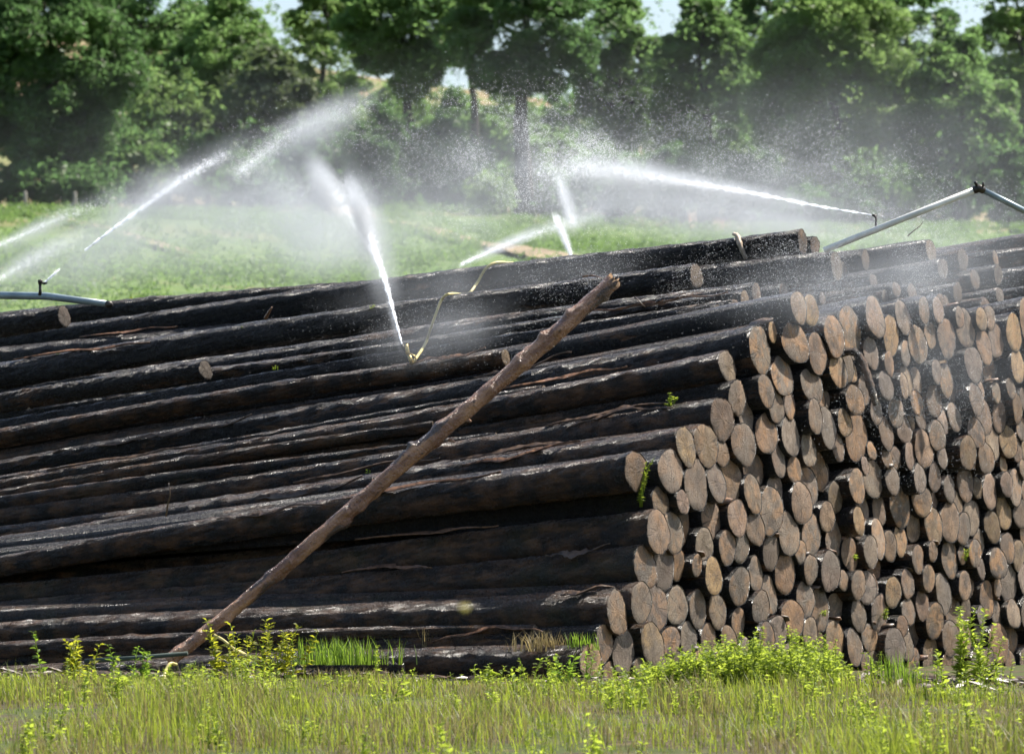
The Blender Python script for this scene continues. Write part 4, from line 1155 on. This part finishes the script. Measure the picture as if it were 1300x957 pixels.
def weed_parts(rs, h, nst, spread, leaf_len, dens=36):
    LV, stems = [], []
    for s in range(nst):
        a = rs.uniform(0, 6.28); lean = rs.uniform(.05, .35)
        b0 = np.array([rs.normal(0, spread), rs.normal(0, spread), -.02])
        hh = h * rs.uniform(.6, 1.05)
        pts = [b0 + np.array([math.cos(a) * lean * hh * f * f, math.sin(a) * lean * hh * f * f, hh * f]) for f in np.linspace(0, 1, 7)]
        stems.append(tube([Vector(p) for p in pts], [.005 * (1 - .75 * k / 6) for k in range(7)], 5))
        nl = int(dens * hh / .4)
        f = rs.uniform(.12, 1, nl)
        P = np.stack([np.interp(f, np.linspace(0, 1, 7), [p[j] for p in pts]) for j in range(3)], -1)
        ph = rs.uniform(0, 6.28, nl)
        D = np.stack([np.cos(ph), np.sin(ph), rs.uniform(.1, .9, nl)], -1)
        Ls = leaf_len * rs.uniform(.55, 1.15, nl) * (1.15 - .55 * f)
        LV.append(leaf_quads(P, D, Ls, Ls * .2, rs))
    return merge(LV), merge(stems)
def weed(px, py_base, depth, h, nst, spread, leaf_len, mat, label, seed, dens=36, name='weed', group='leafy weeds along the foot of the pile', loc=None):
    rs = np.random.default_rng(seed)
    p = loc if loc is not None else at(px, py_base, depth)
    if loc is None: p.z = float(terrain(p.x, p.y))
    root = empty(name, p)
    (V, Fl), (Vs, Fs) = weed_parts(rs, h, nst, spread, leaf_len, dens)
    mk('leaves', V, Fl, mat, root, smooth=False)
    st = mk('stem', Vs, Fs, M_WEED, root)
    if nst > 1: st['kind'] = 'stuff'
    tag(root, label, 'weed', group)
    return root
weed(1243, 868, 34.9, 0.56, 11, .09, .08, M_WEED, 'tall bushy green weed in front of the sawn ends near the right edge', 1, 60)
weed(1108, 868, 34.9, .26, 5, .05, .06, M_WEED, 'low leafy weed between the weed bank and the tall one', 2, 50)
weed(1046, 868, 34.9, .40, 6, .06, .06, M_WEED, 'upright pointed weed at the end of the bright weed bank', 3, 60)
weed(98, 868, 36.2, .36, 4, .06, .09, M_WEED_Y, 'yellow-green weed standing left of the green pipe', 4, 40)
weed(95, 868, 36.0, .46, 3, .03, .09, M_WEED_Y, 'slim yellow-green weed with upright tip against dark logs', 5, 44)
weed(56, 868, 37.0, .42, 1, .01, .07, M_GRASS_G, 'single green sprout rising before the lowest logs at far left', 6, 44)
weed(280, 868, 36.0, .50, 3, .05, .10, M_WEED_Y, 'yellow-leaved weed beside the yellow hose', 7, 44)
weed(330, 868, 35.9, .42, 7, .11, .08, M_WEED_Y, 'bushy yellow-green weed right of the pole foot', 8, 44)
weed(362, 868, 35.9, .44, 7, .09, .08, M_WEED_Y, 'paler yellow weed next to the grass tuft', 9, 44)
weed(178, 868, 36.1, .34, 5, .06, .08, M_GRASS_G, 'dark green low weed left of the pole foot', 10, 44)
weed(200, 868, 36.1, .17, 3, .05, .06, M_WEED, 'small leafy weed hugging the pole foot', 11, 44)
weed(475, 868, 36.5, .36, 2, .02, .06, M_WEED, 'upright green weed right of the grass tuft', 12, 44)
weed(700, 868, 35.2, .24, 9, .12, .07, M_WEED, 'leafy weed patch at the corner of the pile', 13, 44)
weed(735, 868, 35.0, .24, 5, .05, .09, M_GRASS_G, 'broad-leaved weed against the corner log', 14, 34)
weed(530, 868, 35.9, .13, 4, .06, .05, M_WEED, 'small weed before the short ground log', 15, 40)
weed(575, 868, 35.7, .10, 4, .06, .05, M_WEED, 'tiny weed between the two short ground logs', 16, 40)
weed(632, 868, 35.7, .11, 4, .06, .05, M_WEED, 'tiny weed beside the thin ground log', 17, 40)
# dense bank of weeds below the sawn ends
def weed_bank():
    rs = np.random.default_rng(55)
    L_, S_ = [], []
    for k in range(230):
        px = rs.uniform(815, 1068)
        f = (px - 815) / 253
        top = np.interp(f, [0, .3, .55, .75, .9, 1], [.16, .31, .37, .40, .38, .30])
        dep = 34.95 + rs.uniform(-1.1, .25)
        p = at(px, 868, dep); z = float(terrain(p.x, p.y))
        h = top * rs.uniform(.55, 1.05)
        (V, Fl), (Vs, Fs) = weed_parts(rs, h, 2, .04, .06, 80)
        o = np.array([p.x, p.y, z])
        L_.append((V + o, Fl)); S_.append((Vs + o, Fs))
    V, Fl = merge(L_)
    o = mk('weed_bank', V, Fl, M_WEED, smooth=False)
    tag(o, 'dense bank of bright green weeds below the sawn log ends', 'weeds', kind='stuff')
    V, Fs = merge(S_)
    s = mk('stems', V, Fs, M_WEED, o); s['kind'] = 'stuff'
weed_bank()
def blades(n, xs, ys_, hs, ws, rs, z=None, lean=.5, tri=True):
    ph = rs.uniform(0, 6.28, n); d = np.stack([np.cos(ph), np.sin(ph), np.zeros(n)], -1)
    s = np.stack([-np.sin(ph), np.cos(ph), np.zeros(n)], -1)
    b = np.stack([xs, ys_, terrain(xs, ys_) if z is None else z], -1)
    ln = (rs.uniform(0, 1, n) ** 1.3 * lean * hs)[:, None]
    up = np.array([0, 0, 1.0])
    w = ws[:, None]
    m = b + up * hs[:, None] * .55 + d * ln * .35
    t = b + up * hs[:, None] * .95 + d * ln
    V = np.stack([b - s * w, b + s * w, m + s * w * .7, m - s * w * .7, t], 1).reshape(-1, 3)
    k = np.arange(n)[:, None] * 5
    return V, [k + np.array([[0, 1, 2, 3]]), k + np.array([[3, 2, 4]])]
def grass():
    rs = np.random.default_rng(66)
    n = 95000
    y = 20 + 16.6 * rs.uniform(0, 1, n) ** .8
    x = rs.uniform(-1.15, 1.15, n) * (y * .105)
    xl = P0.x + (y - P0.y) * 0
    # keep clear of the pile's footprint
    w = (np.stack([x, y], -1) - np.array([P0.x, P0.y]))
    u = w @ np.array([E2.x, E2.y]); a = -(w @ np.array([N2.x, N2.y]))
    ok = ~((u > -.15) & (a > -.05)) 
    x, y = x[ok], y[ok]; n = len(x)
    patch = np.array([mnoise.noise(Vector((a_ * .8, b_ * .5, 3))) for a_, b_ in zip(x, y)])
    p2 = np.array([mnoise.noise(Vector((a_ * 2.3, b_ * 1.1, 9))) for a_, b_ in zip(x, y)])
    h = (.03 + .16 * rs.uniform(0, 1, n) ** 2.2) * np.maximum(.25, 1 + 2.2 * patch) * np.interp(y, [20, 31, 34.5, 37], [1, 1, .45, .35])
    keep = rs.uniform(-.5, .9, n) < patch + p2 * .6 + .5
    straw = rs.uniform(-.6, .6, n) < p2 * 1.6 - .2
    for name, mt, sel, lab in (('grass', M_GRASS, keep & ~straw, 'patchy yellow-green rough grass in front of the pile'), ('dry_grass', M_STRAW2, keep & straw, 'dry straw-brown grass mixed through the green in front')):
        m = int(sel.sum())
        V, Fc = blades(m, x[sel], y[sel], np.maximum(h[sel], .025), rs.uniform(.0018, .0042, m), rs, None, .9)
        tag(mk(name, V, Fc, mt, smooth=False), lab, 'grass', kind='stuff')
    # broad-leaved ground weeds scattered through the grass
    L_ = []
    for k in range(380):
        yy = 35.6 - 12.5 * rs.uniform(0, 1) ** 1.5; xx = rs.uniform(-1.05, 1.05) * yy * .104
        if mnoise.noise(Vector((xx * .7, yy * .45, 17))) < -.02: continue
        w_ = Vector((xx - P0.x, yy - P0.y, 0))
        if w_.dot(E2) > -.2 and -w_.dot(N2) > -.1: continue
        (V, Fl), (Vs, Fs) = weed_parts(rs, rs.uniform(.08, .34) * (1 if yy < 33.5 else .6), int(rs.integers(1, 5)), .06, rs.uniform(.04, .085), 50)
        o_ = np.array([xx, yy, float(terrain(xx, yy))])
        L_.append((V + o_, Fl)); L_.append((Vs + o_, Fs))
    V, Fl = merge(L_)
    tag(mk('ground_weeds', V, Fl, M_WEED, smooth=False), 'small leafy weeds scattered through the rough grass', 'weeds', kind='stuff')
grass()
def tuft(px, py, depth, n, h, r, mat, label, seed, lean=.5, loc=None, w=.004):
    rs = np.random.default_rng(seed)
    p = loc if loc is not None else at(px, py, depth)
    xs = rs.normal(0, r, n); ys_ = rs.normal(0, r * .6, n)
    V, Fc = blades(n, xs, ys_, h * rs.uniform(.45, 1.05, n), np.full(n, w), rs, np.zeros(n) - .03, lean)
    o = mk('grass_tuft', V, Fc, mat, smooth=False); o.location = p
    return tag(o, label, 'grass', 'grass tufts on and before the logs')
def log_top(k, px, th=1.35): return on_log(FR[k], px, th)[0]
tuft(430, 838, 36.6, 420, .22, .22, M_GRASS_G, 'lush bright green grass tuft low on the logs', 1, .7)
tuft(0, 0, 0, 170, .17, .1, M_STRAW, 'dry straw-coloured grass tuft near the corner of the pile', 3, 1.2, log_top(0, 694))
tuft(0, 0, 0, 90, .14, .05, M_GRASS_G, 'green grass among the dry tuft at the pile corner', 4, .8, log_top(0, 742))
tuft(547, 832, 36.9, 50, .26, .03, M_STRAW, 'dry seed-headed stalks standing before the lower logs', 5, .3)
tuft(567, 836, 36.9, 34, .2, .03, M_STRAW, 'second bunch of dry stalks right of the taller bunch', 6, .3)
tuft(450, 860, 36.2, 240, .12, .16, M_STRAW, 'brown dead grass below the lush green tuft', 7, 1.2)
tuft(1132, 868, 34.8, 90, .28, .06, M_GRASS_G, 'thin tall grass blades before the sawn ends', 8, .4)
tuft(1160, 868, 34.8, 60, .2, .06, M_GRASS_G, 'sparse grass blades left of the tall weed', 9, .4)
SPR = [(8, 857, .115, 'bright green sprout on a log near the top of the sawn ends', 1.2), (15, 190, .085, 'yellow-green grass sprout alone on a dark log', 1.3),
       (7, 473, .05, 'tiny green sprout on the log beside the leaning pole', 1.2), (20, 75, .06, 'yellow sprout on a log below the blue-grey pipe', 1.3),
       (22, 166, .06, 'green sprout behind the second log from the pipe', 1.4), (20, 312, .05, 'small yellow moss sprout on the thick upper log', 1.4),
       (12, 392, .04, 'very small sprout on a dark log at mid slope', 1.3), (20, 476, .07, 'faint green sprout on the crest beside the tall jet', 1.4), (15, 352, .04, 'low sprout on a wet black log', 1.4)]
for i, (k, px, h, lb, th) in enumerate(SPR):
    weed(0, 0, 0, h, 4, .012, h * .45, M_WEED, lb, 200 + i, 60, 'sprout', 'sprouts growing on the logs', log_top(k, px, th))
e5 = FR[5]
weed(0, 0, 0, .34, 4, .02, .035, M_WEED, 'hanging green sprout against the log end at the corner', 230, 70, 'sprout', 'sprouts growing on the logs', e5['pos'] + N2 * .04 + Vector((.0, 0, -.24)))
for i, (px, py, lb) in enumerate([(1086, 705, 'small green plant on a sawn end low in the stack'), (1105, 770, 'pale grassy plant between sawn ends above the weed bank'), (1222, 722, 'pale grassy plant high between sawn ends near the right edge'), (1050, 770, 'tiny green leaf on a sawn end')]):
    r = nearest_rec(px, py)
    weed(0, 0, 0, (.06, .12, .13, .05)[i], 4, .012, .04, M_WEED, lb, 240 + i, 60, 'sprout', 'sprouts growing on the logs', r['pos'] + N2 * .03 + Vector((0, 0, -.03)))
# twigs
for i, (pts, rad, lb) in enumerate([
    ([(740, 351, 38.6), (752, 350, 38.55), (764, 353, 38.5)], .008, 'short pale stick behind the top of the leaning pole'),
    ([(806, 377, 38.0), (812, 383, 37.95), (819, 390, 37.95)], .007, 'small broken twig sticking out of the upper logs'),
    ([(211, 655, 37.3), (213, 640, 37.25), (216, 628, 37.2), (214, 613, 37.2)], .007, 'pale forked shred of wood standing on the lower slope'),
    ([(1152, 300, 41.5), (1160, 293, 41.5), (1168, 287, 41.5), (1172, 281, 41.5)], .006, 'thin dark twig sticking up under the bent pipe'),
    ([(337, 404, 39.6), (341, 397, 39.55), (345, 390, 39.5)], .016, 'brown broken branch stub on the upper logs at left')]):
    P = [at(*p) for p in pts]
    P = spline(P, 4)
    o = tube_obj('twig', P, [rad * (1 - .6 * k / (len(P) - 1)) for k in range(len(P))], M_STRIP_RED if i in (0, 4) else M_STRIP, None, 7)
    tag(o, lb, 'twig')
# out-of-focus butterfly between camera and pile
def butterfly():
    c = at(590, 772, 10.5)
    root = empty('butterfly', c)
    for s in (-1, 1):
        V = [(0, 0, -.004), (s * .004, 0, -.006), (s * .008, .001, -.002), (s * .0085, .002, .005), (s * .004, .001, .0075), (0, 0, .004)]
        o = mk('wing', V, np.array([[0, 1, 2, 5], [2, 3, 4, 5]]), M_YELLOW, root)
        sm = o.modifiers.new('thickness', 'SOLIDIFY'); sm.thickness = .0006
    tube_obj('body', [(0, -.001, -.006), (0, -.0012, 0), (0, -.001, .006)], [.0006, .0012, .0006], M_YELLOW, root, 6)
    tag(root, 'tiny blurred pale yellow butterfly flying in front of the logs', 'butterfly')
butterfly()
